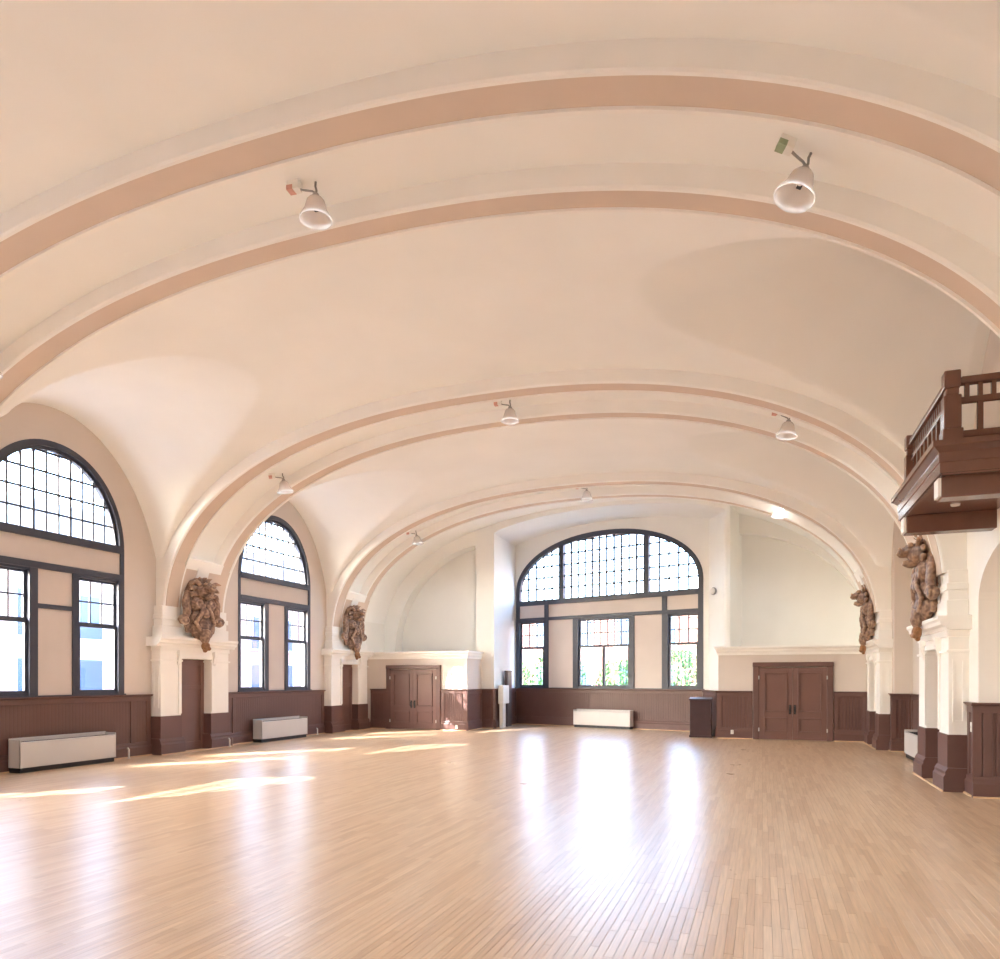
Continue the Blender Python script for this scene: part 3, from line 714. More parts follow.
# ------------------------------------------------------------------ portals: small doors under the arch feet
def portal_pier(side, A, label, dlabel):
    y0 = A - 0.20
    fr = Frame((XL, y0), (0, 1), (1, 0)) if side == 'L' else Frame((XR, y0), (0, 1), (-1, 0))
    pf = 0.27; W = 2.18; a, b = 0.60, 1.57
    root = tag(empty('portal', fr(W / 2, 0.14, 0)), label, 'portal', 'cream portals with small doors under the arch feet')
    for u0, u1 in ((0.0, a), (b, W)):
        MB(fr).box(u0, u1, 0, pf, 0.84, 2.34).build('jamb', 'trim', root, bevel=0.008)
        MB(fr).box(u0 - 0.02, u1 + 0.02, 0, pf + 0.02, 0.30, 0.86).build('plinth', 'brown', root, bevel=0.008)
        MB(fr).bar(u0 - 0.06, u1 + 0.06, [(0, 0), (pf + 0.08, 0), (pf + 0.08, 0.22), (pf + 0.055, 0.26), (pf + 0.055, 0.30), (pf + 0.02, 0.36), (0, 0.36)]).build('plinth_base', 'brown', root)
        # capital of the jamb
        MB(fr).box(u0 - 0.03, u1 + 0.03, 0, pf + 0.03, 2.10, 2.14).build('necking', 'trim', root, bevel=0.006)
    # raised frame on the side faces
    for uu, sg in ((0.0, -1), (W, 1)):
        m = MB(fr)
        lo, hi = (uu - 0.015, uu) if sg < 0 else (uu, uu + 0.015)
        m.box(lo, hi, 0.06, 0.085, 1.05, 2.0).box(lo, hi, 0.195, 0.22, 1.05, 2.0).box(lo, hi, 0.085, 0.195, 1.05, 1.075).box(lo, hi, 0.085, 0.195, 1.975, 2.0)
        m.build('raised_panel', 'trim', root)
    MB(fr).box(a, b, 0, pf, 2.17, 2.34).build('lintel', 'trim', root, bevel=0.006)
    m = MB(fr); m.box(a - 0.09, a, pf, pf + 0.025, 0.9, 2.26).box(b, b + 0.09, pf, pf + 0.025, 0.9, 2.26).box(a - 0.09, b + 0.09, pf, pf + 0.025, 2.18, 2.27)
    m.build('architrave', 'trim', root, bevel=0.006)
    for u in (a - 0.13, b + 0.03):
        MB(fr).bar(u, u + 0.10, [(pf, 2.06), (pf + 0.04, 2.06), (pf + 0.05, 2.12), (pf + 0.09, 2.24), (pf + 0.09, 2.36), (pf, 2.36)]).build('console', 'trim', root, bevel=0.006)
        m = MB(fr)
        for q in range(3): m.box(u + 0.012 + q * 0.03, u + 0.03 + q * 0.03, pf + 0.005, pf + 0.035, 2.02, 2.06)
        m.build('guttae', 'trim', root)
    MB(fr).box(-0.02, W + 0.02, 0, pf + 0.02, 2.34, 2.44).build('frieze', 'trim', root, bevel=0.006)
    MB(fr).bar(-0.16, W + 0.16, [(0, 2.44), (pf + 0.05, 2.44), (pf + 0.07, 2.49), (pf + 0.13, 2.52), (pf + 0.14, 2.57), (pf + 0.17, 2.60), (pf + 0.17, 2.65), (0, 2.65)]).build('cornice', 'trim', root)
    for u0, u1 in ((0.08, 0.60), (1.56, 2.10)):
        MB(fr).box(u0 - 0.06, u1 + 0.06, 0, pf + 0.02, 2.65, 2.90).build('pedestal_base', 'trim', root, bevel=0.012)
        MB(fr).box(u0 - 0.02, u1 + 0.02, 0, pf - 0.01, 2.90, 3.36).build('pedestal', 'trim', root, bevel=0.012)
        MB(fr).box(u0 - 0.05, u1 + 0.05, 0, pf + 0.02, 3.05, 3.16).build('pedestal_band', 'trim', root, bevel=0.012)
    # niche back behind the carving: cream rounded surround
    m = MB(fr); c = W / 2
    poly = [(c - 0.45, 2.65)] + [(c - 0.45 * math.cos(t * math.pi / 16), 3.62 + 0.34 * math.sin(t * math.pi / 16)) for t in range(17)] + [(c + 0.45, 2.65)]
    m.slab(poly, 0.0, pf + 0.01); m.build('surround', 'trim', root, bevel=0.01)
    # door
    d = MB(fr).box(a, b, 0.0, 0.03, 0.0, 2.17).build('door_leaf', 'door', root)
    m = MB(fr)
    m.box(a, a + 0.12, 0.03, 0.055, 0, 2.17).box(b - 0.12, b, 0.03, 0.055, 0, 2.17).box(a + 0.12, b - 0.12, 0.03, 0.055, 0, 0.2).box(a + 0.12, b - 0.12, 0.03, 0.055, 1.45, 1.55).box(a + 0.12, b - 0.12, 0.03, 0.055, 2.02, 2.17)
    m.build('door_frame', 'door', d, bevel=0.006)
    MB(fr).box(a, b, 0.03, pf, -0.004, 0.006).build('threshold', 'shoe', root)
    MB(fr).bar(-0.06, W + 0.06, [(pf + 0.08, 0), (pf + 0.1, 0), (pf + 0.095, 0.015), (pf + 0.08, 0.02)]).build('shoe_moulding', 'shoe', root)
    return root
portal_pier('L', ARCH[1], 'cream portal with brown plinths on the left wall, nearer one between the two left windows', '')
portal_pier('L', ARCH[2], 'cream portal with brown plinths on the left wall, next to the left double doors', '')
portal_pier('R', ARCH[1], 'cream portal with brown plinths on the right wall under the balcony', '')
portal_pier('R', ARCH[2], 'cream portal with brown plinths on the right wall, next to the right double doors', '')

# ------------------------------------------------------------------ carved beast brackets
def carve(parts, voxel, seed, amp):
    """join blobs, voxel-remesh them into one carved surface and cut grooves into it"""
    mb = MB()
    for p in parts:
        k = len(mb.v); mb.v += p.v; mb.f += [tuple(i + k for i in f) for f in p.f]
    me = mb.mesh('carving'); tmp = bpy.data.objects.new('carving', me); COL.objects.link(tmp)
    r = tmp.modifiers.new('r', 'REMESH'); r.mode = 'VOXEL'; r.voxel_size = voxel
    s_ = tmp.modifiers.new('s', 'SMOOTH'); s_.iterations = 2; s_.factor = 0.5
    dg = bpy.context.evaluated_depsgraph_get()
    out = bpy.data.meshes.new_from_object(tmp.evaluated_get(dg))
    bpy.data.objects.remove(tmp)
    for v in out.vertices:
        co = v.co
        g = noise.noise(co * 9.0 + Vector((seed, 0, 0))); g2 = noise.noise(co * 22.0 + Vector((0, seed, 0)))
        v.co = co + v.normal * (amp * (-abs(g) * 1.6 + 0.5) + amp * 0.5 * g2)
    for p in out.polygons: p.use_smooth = True
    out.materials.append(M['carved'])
    return out
def spiral(c, r0, turns, rad, plane='uz', sgn=1, ph=0.0, p=0.3, dp=0.0):
    pts = []; rr = []
    N = 26
    for i in range(N):
        t = i / (N - 1); a = ph + sgn * turns * 2 * math.pi * t; r = r0 * (1 - 0.85 * t)
        pts.append((c[0] + r * math.cos(a), p + dp * t, c[1] + r * math.sin(a))); rr.append(rad * (1 - 0.35 * t))
    return MB().tube(pts, rr, 8)
def beast_meshes():
    B = []
    # local: x along the wall, y out from the wall, z up; foot at z=0, total height about 1.6
    B.append(MB().slab([(-0.30, 0.25), (0.30, 0.25), (0.36, 0.7), (0.34, 1.2), (0.26, 1.52), (-0.26, 1.52), (-0.34, 1.2), (-0.36, 0.7)], 0.0, 0.20))
    B.append(MB().ell((0, 0.20, 0.62), (0.30, 0.17, 0.36)))                 # lower shield
    B.append(MB().ell((0, 0.24, 0.40), (0.22, 0.15, 0.22)))
    for s in (-1, 1):
        B.append(MB().ell((s * 0.15, 0.24, 0.98), (0.17, 0.16, 0.20)))      # breast lobes
        B.append(spiral((s * 0.15, 0.99), 0.16, 1.3, 0.035, sgn=s, ph=math.pi / 2, p=0.34, dp=0.06))
        B.append(MB().tube([(s * 0.30, 0.16, 1.25), (s * 0.40, 0.20, 1.0), (s * 0.38, 0.22, 0.75), (s * 0.44, 0.22, 0.6)], [0.09, 0.10, 0.09, 0.08]))
        B.append(MB().ell((s * 0.46, 0.20, 0.55), (0.11, 0.12, 0.12)))      # scrolled shoulder foot
        B.append(spiral((s * 0.46, 0.55), 0.12, 1.2, 0.035, sgn=-s, ph=0, p=0.28))
        B.append(MB().tube([(s * 0.05, 0.36, 0.95), (s * 0.12, 0.40, 0.75), (s * 0.24, 0.34, 0.50), (s * 0.14, 0.36, 0.30), (s * 0.02, 0.36, 0.22)], [0.05, 0.05, 0.05, 0.045, 0.03]))
        B.append(MB().tube([(s * 0.26, 0.12, 0.5), (s * 0.33, 0.14, 0.38), (s * 0.30, 0.16, 0.25)], [0.07, 0.07, 0.05]))
    B.append(MB().ell((0, 0.22, 0.34), (0.30, 0.16, 0.28)))
    B.append(MB().tube([(0, 0.30, 0.30), (0.02, 0.36, 0.12), (0, 0.34, 0.0)], [0.16, 0.13, 0.07]))
    B.append(MB().ell((0, 0.38, 0.74), (0.10, 0.06, 0.13)))
    body = carve(B, 0.018, 3.1, 0.011)
    Hd = []
    Hd.append(MB().ell((0.0, 0.30, 1.30), (0.24, 0.24, 0.20)))
    Hd.append(MB().tube([(0, 0.34, 1.36), (0.02, 0.52, 1.37), (0.03, 0.66, 1.33), (0.03, 0.72, 1.36)], [0.15, 0.115, 0.08, 0.05]))      # upper jaw
    Hd.append(MB().tube([(0, 0.36, 1.20), (0.02, 0.50, 1.14), (0.02, 0.62, 1.16)], [0.12, 0.08, 0.045]))        # lower jaw
    for s in (-1, 1):
        Hd.append(MB().ell((s * 0.09, 0.50, 1.46), (0.05, 0.06, 0.045)))
        Hd.append(MB().tube([(s * 0.14, 0.36, 1.44), (s * 0.26, 0.40, 1.52), (s * 0.36, 0.46, 1.50)], [0.06, 0.05, 0.012]))
        Hd.append(MB().tube([(s * 0.18, 0.30, 1.34), (s * 0.31, 0.32, 1.36), (s * 0.38, 0.36, 1.30)], [0.07, 0.06, 0.012]))
        Hd.append(MB().tube([(s * 0.18, 0.30, 1.22), (s * 0.32, 0.32, 1.20), (s * 0.36, 0.36, 1.12)], [0.07, 0.06, 0.015]))
        Hd.append(MB().tube([(s * 0.06, 0.26, 1.48), (s * 0.12, 0.30, 1.60), (s * 0.16, 0.38, 1.64)], [0.07, 0.05, 0.012]))
        Hd.append(MB().tube([(s * 0.03, 0.66, 1.37), (s * 0.05, 0.70, 1.43)], [0.035, 0.015]))
    Hd.append(MB().tube([(0, 0.24, 1.48), (0, 0.32, 1.62), (0.0, 0.42, 1.64)], [0.08, 0.05, 0.012]))
    for k in range(5):
        a = -0.9 + 0.45 * k; Hd.append(MB().ell((0.24 * math.sin(a), 0.16, 1.36 + 0.2 * math.cos(a)), (0.09, 0.14, 0.09)))
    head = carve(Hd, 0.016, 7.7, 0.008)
    bud = carve([MB().ell((0, 0.36, -0.08), (0.10, 0.10, 0.12)), MB().ell((0.05, 0.42, -0.13), (0.05, 0.05, 0.05)), MB().ell((-0.05, 0.42, -0.14), (0.05, 0.05, 0.05)), MB().ell((0, 0.34, -0.19), (0.05, 0.05, 0.05))], 0.016, 1.2, 0.01)
    bud.materials.clear(); bud.materials.append(M['gilt'])
    return body, head, bud
BODY, HEAD, BUD = beast_meshes()
def beast(side, A, label):
    y = A - 0.2 + 1.09
    x = XL + 0.26 if side == 'L' else XR - 0.22
    root = tag(empty('carved_beast', (x, y, 2.55)), label, 'carving', 'carved winged beasts above the portals')
    root.rotation_euler = (0, 0, -math.pi / 2 if side == 'L' else math.pi / 2)
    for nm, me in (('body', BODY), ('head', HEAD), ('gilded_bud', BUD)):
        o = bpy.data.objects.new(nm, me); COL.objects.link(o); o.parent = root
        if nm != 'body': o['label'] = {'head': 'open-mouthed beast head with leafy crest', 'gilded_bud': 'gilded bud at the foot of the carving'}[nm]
    root.scale = (1.24, 0.78, 0.94)
    return root
beast('L', ARCH[1], 'dark carved wooden beast bracket above the nearer left portal')
beast('L', ARCH[2], 'dark carved wooden beast bracket above the left portal beside the vestibule')
beast('R', ARCH[1], 'gilded carved beast in profile on the right portal below the balcony')
beast('R', ARCH[2], 'gilded carved beast in profile on the far right portal beside the double doors')

# ------------------------------------------------------------------ glass bell lamps under the arches
def lamp_parts():
    P = {}
    P['mount_box'] = (MB().box(-0.07, 0.07, -0.05, 0.05, -0.10, 0.0).mesh('mount_box'), 'white')
    P['box_cover'] = (MB().box(-0.075, 0.0, -0.052, 0.052, -0.102, -0.05).mesh('box_cover'), 'red')
    P['arm'] = (MB().tube([(0, 0, -0.06), (0.10, 0.02, -0.09), (0.2, 0.05, -0.10), (0.24, 0.05, -0.13)], 0.012, 8).mesh('arm', smooth=True), 'grey')
    P['hook'] = (MB().tube([(0.24, 0.05, 0.0), (0.235, 0.05, -0.05), (0.25, 0.05, -0.1), (0.24, 0.05, -0.16)], 0.013, 8).mesh('hook', smooth=True), 'grey')
    P['socket'] = (MB().lathe([(0.0, -0.14), (0.035, -0.14), (0.045, -0.17), (0.045, -0.22), (0.0, -0.22)], (0.24, 0.05, 0)).mesh('socket', smooth=True), 'grey')
    prof = [(0.05, -0.18), (0.075, -0.19), (0.10, -0.22), (0.115, -0.27), (0.125, -0.31), (0.15, -0.36), (0.178, -0.41), (0.185, -0.435), (0.178, -0.44), (0.172, -0.41), (0.145, -0.36), (0.12, -0.31), (0.108, -0.27), (0.094, -0.225), (0.07, -0.197), (0.05, -0.188)]
    P['glass_shade'] = (MB().lathe(prof, (0.24, 0.05, 0), 40).mesh('glass_shade', smooth=True), 'shade')
    P['bulb'] = (MB().ell((0.24, 0.05, -0.28), (0.035, 0.035, 0.055)).mesh('bulb', smooth=True), 'bulb')
    P['clip'] = (MB().box(0.225, 0.27, 0.035, 0.065, -0.335, -0.31).mesh('clip'), 'black')
    for k, (me, mt) in P.items(): me.materials.append(M[mt])
    return P
LP = lamp_parts()
FILL_W = 44.0
def lamp(x, A, label, rot=0.0, lit=False, green=False, tilt=0.0):
    y = A + 0.95; z = arch_z(x, 7.92, 4.35)
    dzdx = (arch_z(x + 0.05, 7.92, 4.35) - arch_z(x - 0.05, 7.92, 4.35)) / 0.1
    root = tag(empty('bell_lamp', (x, y, z)), label, 'lamp', 'glass bell lamps under the arches')
    root.rotation_euler = (0, tilt - 0.35 * math.atan(dzdx), rot)
    for k, (me, mt) in LP.items():
        if lit and k == 'bulb':
            me = me.copy(); me.materials.clear(); me.materials.append(M['bulb_on'])
        if green and k == 'box_cover':
            me = me.copy(); me.materials.clear(); me.materials.append(M['green'])
        o = bpy.data.objects.new(k, me); COL.objects.link(o); o.parent = root
        if k == 'box_cover': o['label'] = 'green painted box cover' if green else 'reddish box cover'
    ld = bpy.data.lights.new('lamp_fill', 'SPOT'); ld.energy = FILL_W; ld.spot_size = math.radians(168); ld.spot_blend = 0.6; ld.shadow_soft_size = 0.16; ld.color = (0.80, 0.91, 1.0)  # added fill spot brightening the hall; all but one bell lamp hang unlit
    lo = bpy.data.objects.new('lamp_fill', ld); COL.objects.link(lo); lo.parent = root; lo.location = (0.24, 0.05, -0.46)
    return root
LXS = [-10.55, -5.03, 0.26]
lamp(-5.0, ARCH[0], 'clear glass bell lamp with reddish mount under the nearest arch, upper left', 0.1)
lamp(0.22, ARCH[0], 'clear glass bell lamp with greenish mount under the nearest arch, upper right', 0.35, green=True, tilt=0.22)
lamp(LXS[0], ARCH[0], 'glass bell lamp low on the left side of the nearest arch, outside the frame', 0.6)
for x_, w_ in zip(LXS, ('left', 'middle', 'right')): lamp(x_, ARCH[0] - 6.8, w_ + ' glass bell lamp of the three added behind the camera for fill light', 0.1)  # unseen lamps put in for the fill light they carry
lamp(LXS[0], ARCH[1], 'glass bell lamp low on the left side of the middle arch', 0.6)
lamp(LXS[1], ARCH[1], 'glass bell lamp at the crown of the middle arch', 0.1)
lamp(LXS[2], ARCH[1], 'glass bell lamp on the right side of the middle arch', 0.35)
lamp(LXS[0], ARCH[2], 'glass bell lamp low on the left side of the far arch', 0.6)
lamp(LXS[1], ARCH[2], 'glass bell lamp at the crown of the far arch', 0.1)
lamp(LXS[2], ARCH[2], 'lit white bell lamp on the right side of the far arch', 0.3, lit=True)

# ------------------------------------------------------------------ convector heaters
def heater(fr, u0, label, L=2.05, H=0.60, D=0.30, p0=0.10):
    root = tag(empty('convector_heater', fr(u0 + L / 2, p0 + D / 2, 0)), label, 'heater', 'long cream convector heaters along the walls')
    MB(fr).box(u0 + 0.02, u0 + L - 0.02, p0, p0 + D - 0.03, 0, 0.09).build('base', 'black', root)
    b = MB(fr); t = 0.02
    b.box(u0, u0 + L, p0 + D - t, p0 + D, 0.09, H - 0.06)                 # front sheet
    b.box(u0, u0 + t, p0, p0 + D, 0.09, H).box(u0 + L - t, u0 + L, p0, p0 + D, 0.09, H)
    b.box(u0, u0 + L, p0, p0 + t, 0.09, H + 0.02).box(u0 + t, u0 + L - t, p0 + t, p0 + D - t, 0.09, 0.11)
    b.build('casing', 'heater', root, bevel=0.006)
    MB(fr).bar(u0 + t, u0 + L - t, [(p0 + D - 0.035, H - 0.06), (p0 + D, H - 0.06), (p0 + D - 0.006, H - 0.045), (p0 + D - 0.035, H - 0.04)]).build('front_lip', 'heater', root)
    g = MB(fr)
    g.box(u0 + t, u0 + L - t, p0 + t, p0 + D - 0.06, H - 0.10, H - 0.09)
    n = 46
    for i in range(n): 
        u = u0 + t + (L - 2 * t) * (i + 0.5) / n; g.box(u - 0.006, u + 0.006, p0 + t, p0 + D - 0.04, H - 0.09, H - 0.05)
    o = g.build('grille', 'black', root); o['kind'] = 'stuff'
    return root
heater(FL, 9.20, 'long cream convector heater under the nearer left window')
heater(FL, 15.86, 'long cream convector heater under the farther left window')
heater(FW, 2.72, 'long pale convector heater under the broad far window', H=0.62, L=2.2, D=0.25, p0=0.11)
heater(FR2, 15.75, 'white convector heater in the right recess, peeking out behind the portal', D=0.28)

# ------------------------------------------------------------------ podium and small things
root = tag(empty('podium', (-1.68, 21.85, 0)), 'dark mahogany podium standing beside the right vestibule', 'podium')
MB().box(-2.0, -1.36, 21.62, 22.06, 0.0, 0.06).build('base', 'podium', root, bevel=0.006)
MB().box(-1.98, -1.38, 21.64, 22.04, 0.06, 1.08).build('cabinet', 'podium', root, bevel=0.008)
MB(Frame((0, 0), (1, 0), (0, 1))).add([(-2.0, 21.60, 1.08), (-1.36, 21.60, 1.08), (-1.36, 22.06, 1.08), (-2.0, 22.06, 1.08), (-2.0, 21.60, 1.12), (-1.36, 21.60, 1.12), (-1.36, 22.06, 1.16), (-2.0, 22.06, 1.16)], [(0, 3, 2, 1), (4, 5, 6, 7), (0, 1, 5, 4), (1, 2, 6, 5), (2, 3, 7, 6), (3, 0, 4, 7)]).build('top', 'podium', root, bevel=0.006)

# electric box on a white post at the left jamb of the far bay
jx = Frame(PL, ((W0[0] - PL[0]) / math.hypot(W0[0] - PL[0], W0[1] - PL[1]), (W0[1] - PL[1]) / math.hypot(W0[0] - PL[0], W0[1] - PL[1])), (1, 0))
root = tag(empty('post_box', jx(0.45, 0.20, 0)), 'white wall box on a slim white post left of the far window', 'box')
MB(jx).box(0.30, 0.62, 0.10, 0.24, 0.0, 0.84).build('post', 'white', root, bevel=0.01)
MB(jx).box(0.16, 0.90, 0.09, 0.28, 0.84, 1.48).build('box', 'white', root, bevel=0.015)
MB(jx).box(0.2, 0.86, 0.28, 0.29, 0.88, 1.44).build('cover', 'white', root, bevel=0.004)
root = tag(empty('tall_cabinet', jx(1.25, 0.13, 0)), 'tall narrow grey-brown cabinet left of the far window', 'cabinet')
MB(jx).box(0.98, 1.55, 0.09, 0.19, 0.0, 1.95).build('body', 'greybox', root, bevel=0.01)
MB(jx).box(0.96, 1.57, 0.085, 0.20, 1.95, 2.0).build('top', 'greybox', root, bevel=0.006)
for z0, z1 in ((0.1, 0.9), (1.0, 1.4), (1.45, 1.9)): MB(jx).box(1.01, 1.52, 0.19, 0.20, z0, z1).build('panel', 'greybox', root, bevel=0.005)

# round wall bell on the right pillar of the far bay
jr_l = math.hypot(W1[0] - PR[0], W1[1] - PR[1]); jr = Frame(PR, ((W1[0] - PR[0]) / jr_l, (W1[1] - PR[1]) / jr_l), (-0.93, -0.36))
root = tag(empty('round_wall_bell', jr(0.95, 0, 4.3)), 'small round grey bell on the pillar right of the far window', 'bell')
m = MB(); c = Vector(jr(0.95, 0.0, 4.42)); d = Vector((-0.70, -0.71, 0)).normalized(); up = Vector((0, 0, 1)); sd = d.cross(up)
def disc(r, h0, h1, rim):
    mb = MB(); rows = []
    for rr, hh in ((0.001, h0), (r, h0), (r, h1 - rim), (r - rim, h1), (0.001, h1)):
        rows.append([tuple(c + d * hh + (sd * math.cos(k * math.pi / 12) + up * math.sin(k * math.pi / 12)) * rr) for k in range(24)])
    return mb.grid(rows, True)
disc(0.115, 0.0, 0.06, 0.01).build('back_plate', 'grey', root, True, sharp=40)
disc(0.10, 0.06, 0.11, 0.04).build('dome', 'white', root, True, sharp=60)

def plate(name, fr, u, z, p, w, h, label, cat, slots=2, grp=None):
    root = tag(empty(name, fr(u, p, z - h / 2)), label, cat, grp)
    MB(fr).box(u - w / 2, u + w / 2, p, p + 0.012, z - h / 2, z + h / 2).build('plate', 'white', root, bevel=0.004)
    for k in range(slots):
        zz = z + (k - (slots - 1) / 2) * h * 0.42
        MB(fr).box(u - w * 0.22, u + w * 0.22, p + 0.012, p + 0.018, zz - h * 0.14, zz + h * 0.14).build('socket' if slots > 1 else 'switch', 'heater', root)
FVL = Frame((0, VL), (1, 0), (0, -1)); FVR = Frame((0, VR), (1, 0), (0, -1))
plate('wall_outlet', FVL, -9.47, 0.12, 0.075, 0.08, 0.12, 'white outlet plate on the baseboard right of the left double doors', 'outlet')
plate('wall_outlet', FVR, -0.80, 0.19, 0.075, 0.08, 0.12, 'white outlet plate on the baseboard left of the right double doors', 'outlet')
plate('light_switch', FR, 12.22, 1.0, 0.046, 0.08, 0.14, 'white switch plate on the brown wainscot at the right edge', 'switch', 1)
def floor_stub(y, x, h, label):
    root = tag(empty('conduit_stub', (x, y, 0)), label, 'conduit')
    MB().tube([(x, y, 0), (x, y, h * 0.85), (x - 0.03, y, h)], 0.018, 8).build('pipe', 'white', root, True)
    MB().lathe([(0.001, 0.0), (0.04, 0.0), (0.04, 0.012), (0.001, 0.012)], (x, y, 0), 16).build('flange', 'white', root, True, sharp=40)
floor_stub(11.78, XL + 0.17, 0.22, 'short white conduit stub on the floor right of the nearer heater')
floor_stub(14.60, XL + 0.42, 0.22, 'short white conduit stub on the floor beside the nearer left portal')
floor_stub(14.98, XL + 0.17, 0.22, 'short white conduit stub left of the farther heater')
floor_stub(18.75, XL + 0.17, 0.2, 'short white conduit stub right of the farther heater')

# ------------------------------------------------------------------ balcony on the right wall
def balcony():
    x0 = 1.74; x1 = XR; y0, y1 = 8.92, 11.62; zf = 4.28
    root = tag(empty('balcony', ((x0 + x1) / 2, (y0 + y1) / 2, 3.78)), 'brown wooden balcony with railing on the right wall', 'balcony')
    MB().box(x0 + 0.08, x1, y0 + 0.08, y1 - 0.08, zf - 0.34, zf - 0.05).build('floor_frame', 'balwood', root)
    # stepped fascia around three sides
    prof = [(0, zf - 0.36), (0.05, zf - 0.36), (0.05, zf - 0.24), (0.08, zf - 0.22), (0.08, zf - 0.12), (0.13, zf - 0.07), (0.15, zf - 0.06), (0.15, zf), (0, zf)]
    ix, iy0, iy1 = x0 + 0.15, y0 + 0.15, y1 - 0.15
    def mitre(name, path_dir):
        mb = MB(); rows = []
        if path_dir == 'front': rows = [[(ix - p, iy0 - p, z) for p, z in prof], [(ix - p, iy1 + p, z) for p, z in prof]]
        elif path_dir == 'near': rows = [[(x1, iy0 - p, z) for p, z in prof], [(ix - p, iy0 - p, z) for p, z in prof]]
        else: rows = [[(ix - p, iy1 + p, z) for p, z in prof], [(x1, iy1 + p, z) for p, z in prof]]
        mb.grid(rows, True); n = len(prof); mb.f += [tuple(range(n)), tuple(range(n, 2 * n))]
        return mb.build('fascia', 'balwood', root)
    mitre('f', 'front'); mitre('n', 'near'); mitre('r', 'far')
    MB().box(x0 + 0.1, x1, y0 + 0.1, y1 - 0.1, zf - 0.05, zf - 0.005).build('deck', 'balwood', root)
    # two big carrying beams with pale end blocks, and curved brackets at the wall
    for ya, yb in ((y0 + 0.20, y0 + 0.44), (y1 - 0.44, y1 - 0.20)):
        bm = MB().box(x0 + 0.12, x1, ya, yb, zf - 0.58, zf - 0.34).build('beam', 'balwood', root, bevel=0.01)
        MB().box(x0 + 0.09, x0 + 0.12, ya + 0.02, yb - 0.02, zf - 0.56, zf - 0.36).build('end_block', 'trim', bm)
    dl = MB().lathe([(0.001, -0.02), (0.05, -0.02), (0.055, 0.0), (0.001, 0.0)], ((x0 + x1) / 2, (y0 + y1) / 2 + 0.4, zf - 0.34), 20).build('downlight', 'white', root, True, sharp=40)
    # railing
    def post(x, y):
        s_ = 0.085
        p = MB().box(x - s_ - 0.015, x + s_ + 0.015, y - s_ - 0.015, y + s_ + 0.015, zf, zf + 0.16).box(x - s_, x + s_, y - s_, y + s_, zf + 0.16, zf + 0.53).box(x - s_ + 0.02, x + s_ - 0.02, y - s_ + 0.02, y + s_ - 0.02, zf + 0.53, zf + 0.61).box(x - s_ + 0.005, x + s_ - 0.005, y - s_ + 0.005, y + s_ - 0.005, zf + 0.61, zf + 0.80)
        p.build('post', 'balwood', root, bevel=0.015)
    px = x0 + 0.22; pn, pf = y0 + 0.24, y1 - 0.24
    post(px, pn); post(px, pf)
    def rail(a, b, z, h, w, nm):
        if a[0] == b[0]: MB().box(a[0] - w / 2, a[0] + w / 2, a[1], b[1], z, z + h).build(nm, 'balwood', root, bevel=0.012)
        else: MB().box(a[0], b[0], a[1] - w / 2, a[1] + w / 2, z, z + h).build(nm, 'balwood', root, bevel=0.012)
    for a, b in (((px, pn + 0.085), (px, pf - 0.085)), ((px + 0.085, pn), (x1, pn)), ((px + 0.085, pf), (x1, pf))):
        rail(a, b, zf + 0.65, 0.075, 0.11, 'top_rail'); rail(a, b, zf + 0.44, 0.07, 0.06, 'middle_rail'); rail(a, b, zf + 0.06, 0.08, 0.07, 'bottom_rail')
    def bal(x, y, z0, z1, s_=0.022):
        key = (round(z1 - z0, 3), s_)
        if key not in bal.c:
            me = MB().box(-s_, s_, -s_, s_, 0, z1 - z0).mesh('baluster'); me.materials.append(M['balwood']); bal.c[key] = me
        o = bpy.data.objects.new('baluster', bal.c[key]); COL.objects.link(o); o.parent = root
        og = ORIGIN[root.name]; o.location = (x - og[0], y - og[1], z0 - og[2])
    bal.c = {}
    n = 18
    for i in range(n):
        y = pn + 0.085 + (pf - pn - 0.17) * (i + 0.5) / n; bal(px, y, zf + 0.51, zf + 0.65)
        if i % 2 == 0: bal(px, y, zf + 0.14, zf + 0.44, 0.026)
    for yy in (pn, pf):
        m_ = 7
        for i in range(m_):
            x = px + 0.085 + (x1 - px - 0.085) * (i + 0.5) / m_; bal(x, yy, zf + 0.51, zf + 0.65)
            if i % 2 == 1: bal(x, yy, zf + 0.14, zf + 0.44, 0.026)
balcony()

# ------------------------------------------------------------------ outside: street, houses, shrubs, window guards
o = MB().box(-70, 60, -30, 90, -1.0, -0.8).build('ground', 'asphalt'); struct(o, 'grey paving outside the windows', 'ground')
def building(name, fr, L, D, levels, wincols, label, ztop, palez, wz, u0=0.0):
    root = tag(empty(name, fr(L / 2, -D / 2, -0.8)), label, 'building')
    MB(fr).box(0, L, -D, 0, -0.8, palez).build('brick_wall', 'brick', root)
    if ztop > palez: MB(fr).box(-0.2, L + 0.2, -D, 0.15, palez, ztop).build('upper_storey', 'stone', root)
    for z0, z1 in wz:
        for i in range(wincols):
            u = L * (i + 0.5) / wincols; w = L / wincols * 0.24
            f = MB(fr).box(u - w, u + w, 0.0, 0.06, z0 - 0.1, z1 + 0.1).build('window', 'stone', root)
            MB(fr).box(u - w + 0.12, u + w - 0.12, 0.06, 0.075, z0, z1).build('pane', 'farglass', f)
    return root
building('street_building', Frame((-30, 12), (0, 1), (1, 0)), 42, 8, 3, 14, 'brick street building with pale upper storey seen through the left windows', 9.6, 6.6, [(0.6, 2.6), (3.6, 5.6), (7.2, 9.0)])
building('rear_building', Frame((-22, 50), (1, 0), (0, -1)), 26, 8, 3, 9, 'low brick building beyond the shrubs behind the far window', 7.2, 7.2, [(0.6, 2.6), (4.0, 6.0)])
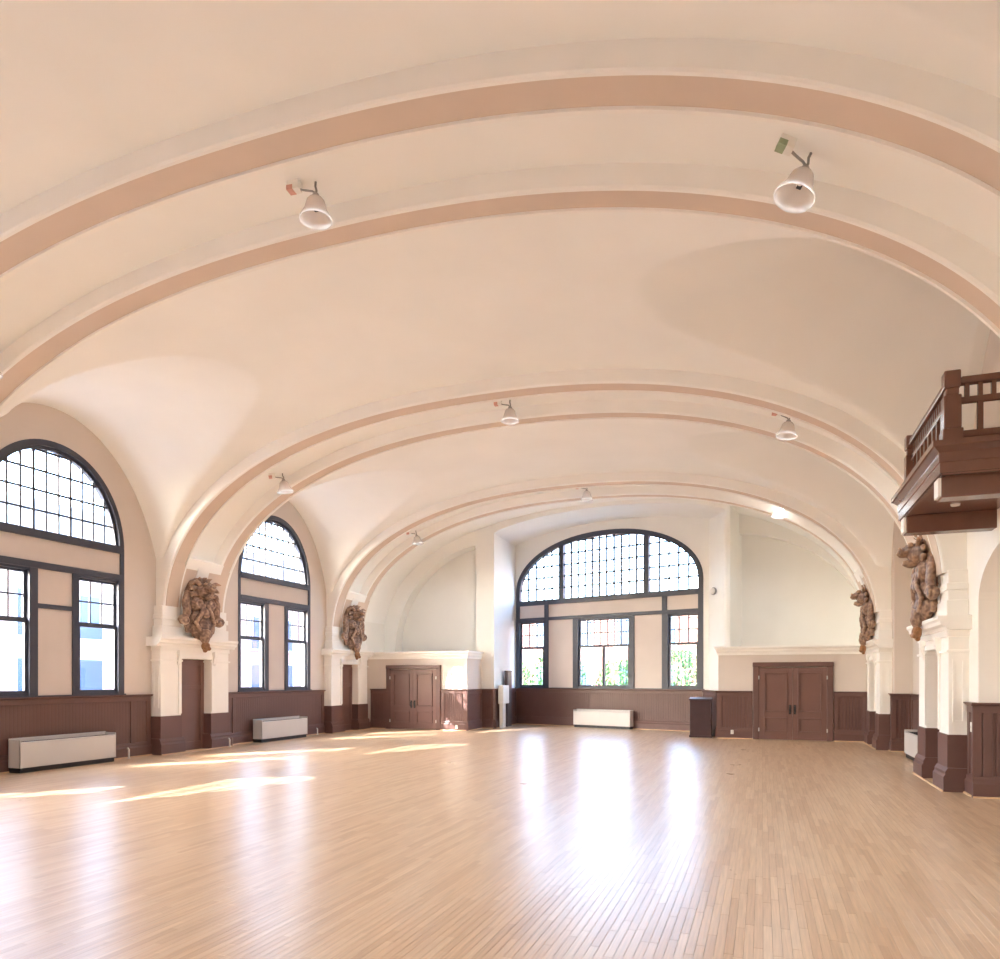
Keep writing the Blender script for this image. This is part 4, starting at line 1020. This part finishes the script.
building('rear_house', Frame((-2.3, 40), (1, 0), (0, -1)), 14, 8, 3, 5, 'taller brick house at the right edge of the far window', 12.5, 12.5, [(1.0, 3.0), (5.0, 7.0), (9.0, 11.0)])
def shrub(x, y, r, h, label, seed, nleaf=1600):
    rnd = random.Random(seed); root = tag(empty('shrub', (x, y, -0.8)), label, 'shrub', 'shrubs behind the far window')
    m = MB()
    for k in range(5):
        a = rnd.random() * 6.28; m.tube([(x, y, -0.8), (x + 0.3 * r * math.cos(a), y + 0.3 * r * math.sin(a), h * 0.4), (x + 0.7 * r * math.cos(a), y + 0.7 * r * math.sin(a), h * 0.8)], [0.06, 0.04, 0.015], 6)
    m.build('stems', 'bark', root)
    lf = MB()
    for k in range(nleaf):
        a = rnd.random() * 6.28; q = rnd.uniform(-1, 1); rr = r * (rnd.random() ** 0.4) * math.sqrt(max(0.02, 1 - q * q * 0.8))
        c = Vector((x + rr * math.cos(a), y + rr * math.sin(a), -0.8 + (h + 0.8) * (0.55 + 0.45 * q)))
        u = Vector((rnd.gauss(0, 1), rnd.gauss(0, 1), rnd.gauss(0, 1))).normalized(); v = u.orthogonal().normalized(); s_ = rnd.uniform(0.07, 0.15)
        lf.add([tuple(c - u * s_), tuple(c + v * s_ * 0.5), tuple(c + u * s_), tuple(c - v * s_ * 0.5)], [(0, 1, 2, 3)])
    o = lf.build('foliage', 'leaf', root); o['kind'] = 'stuff'
SH = [('leafy shrub at the left end behind the far window', -15.5, 35, 1.35, 3.2), ('leafy shrub left of centre behind the far window', -12.6, 36, 1.4, 2.7), ('leafy shrub behind the middle panes of the far window', -9.6, 35, 1.4, 3.3), ('leafy shrub right of centre behind the far window', -6.6, 36, 1.4, 2.6), ('leafy shrub at the right end behind the far window', -3.6, 34, 1.4, 3.0)]
for i, (lb, x, y, r, h) in enumerate(SH): shrub(x, y, r, h, lb, 11 + i)
def guard(fr, u0, u1, label, step=0.115):
    root = tag(empty('window_guard', fr((u0 + u1) / 2, -0.42, 1.40)), label, 'window guard', 'iron guards outside the windows')
    for z in (1.45, 2.85, 3.72): MB(fr).box(u0, u1, -0.43, -0.41, z, z + 0.03).build('rail', 'mullion', root)
    n = int((u1 - u0) / step); me = MB(fr).box(u0 - 0.008, u0 + 0.008, -0.428, -0.412, 1.42, 3.78).mesh('bar', fr(u0, -0.42, 1.42)); me.materials.append(M['mullion'])
    for i in range(n + 1):
        o = bpy.data.objects.new('bar', me); COL.objects.link(o); o.parent = root
        w = fr(u0 + (u1 - u0) * i / n, -0.42, 1.42); og = ORIGIN[root.name]; o.location = tuple(w[k] - og[k] for k in range(3))
guard(FW, 0.15, 1.3, 'iron bar guard outside the left pane of the far window')
guard(FW, 2.65, 4.75, 'iron bar guard outside the middle panes of the far window')
guard(FW, 6.05, WL - 0.15, 'iron bar guard outside the right pane of the far window')
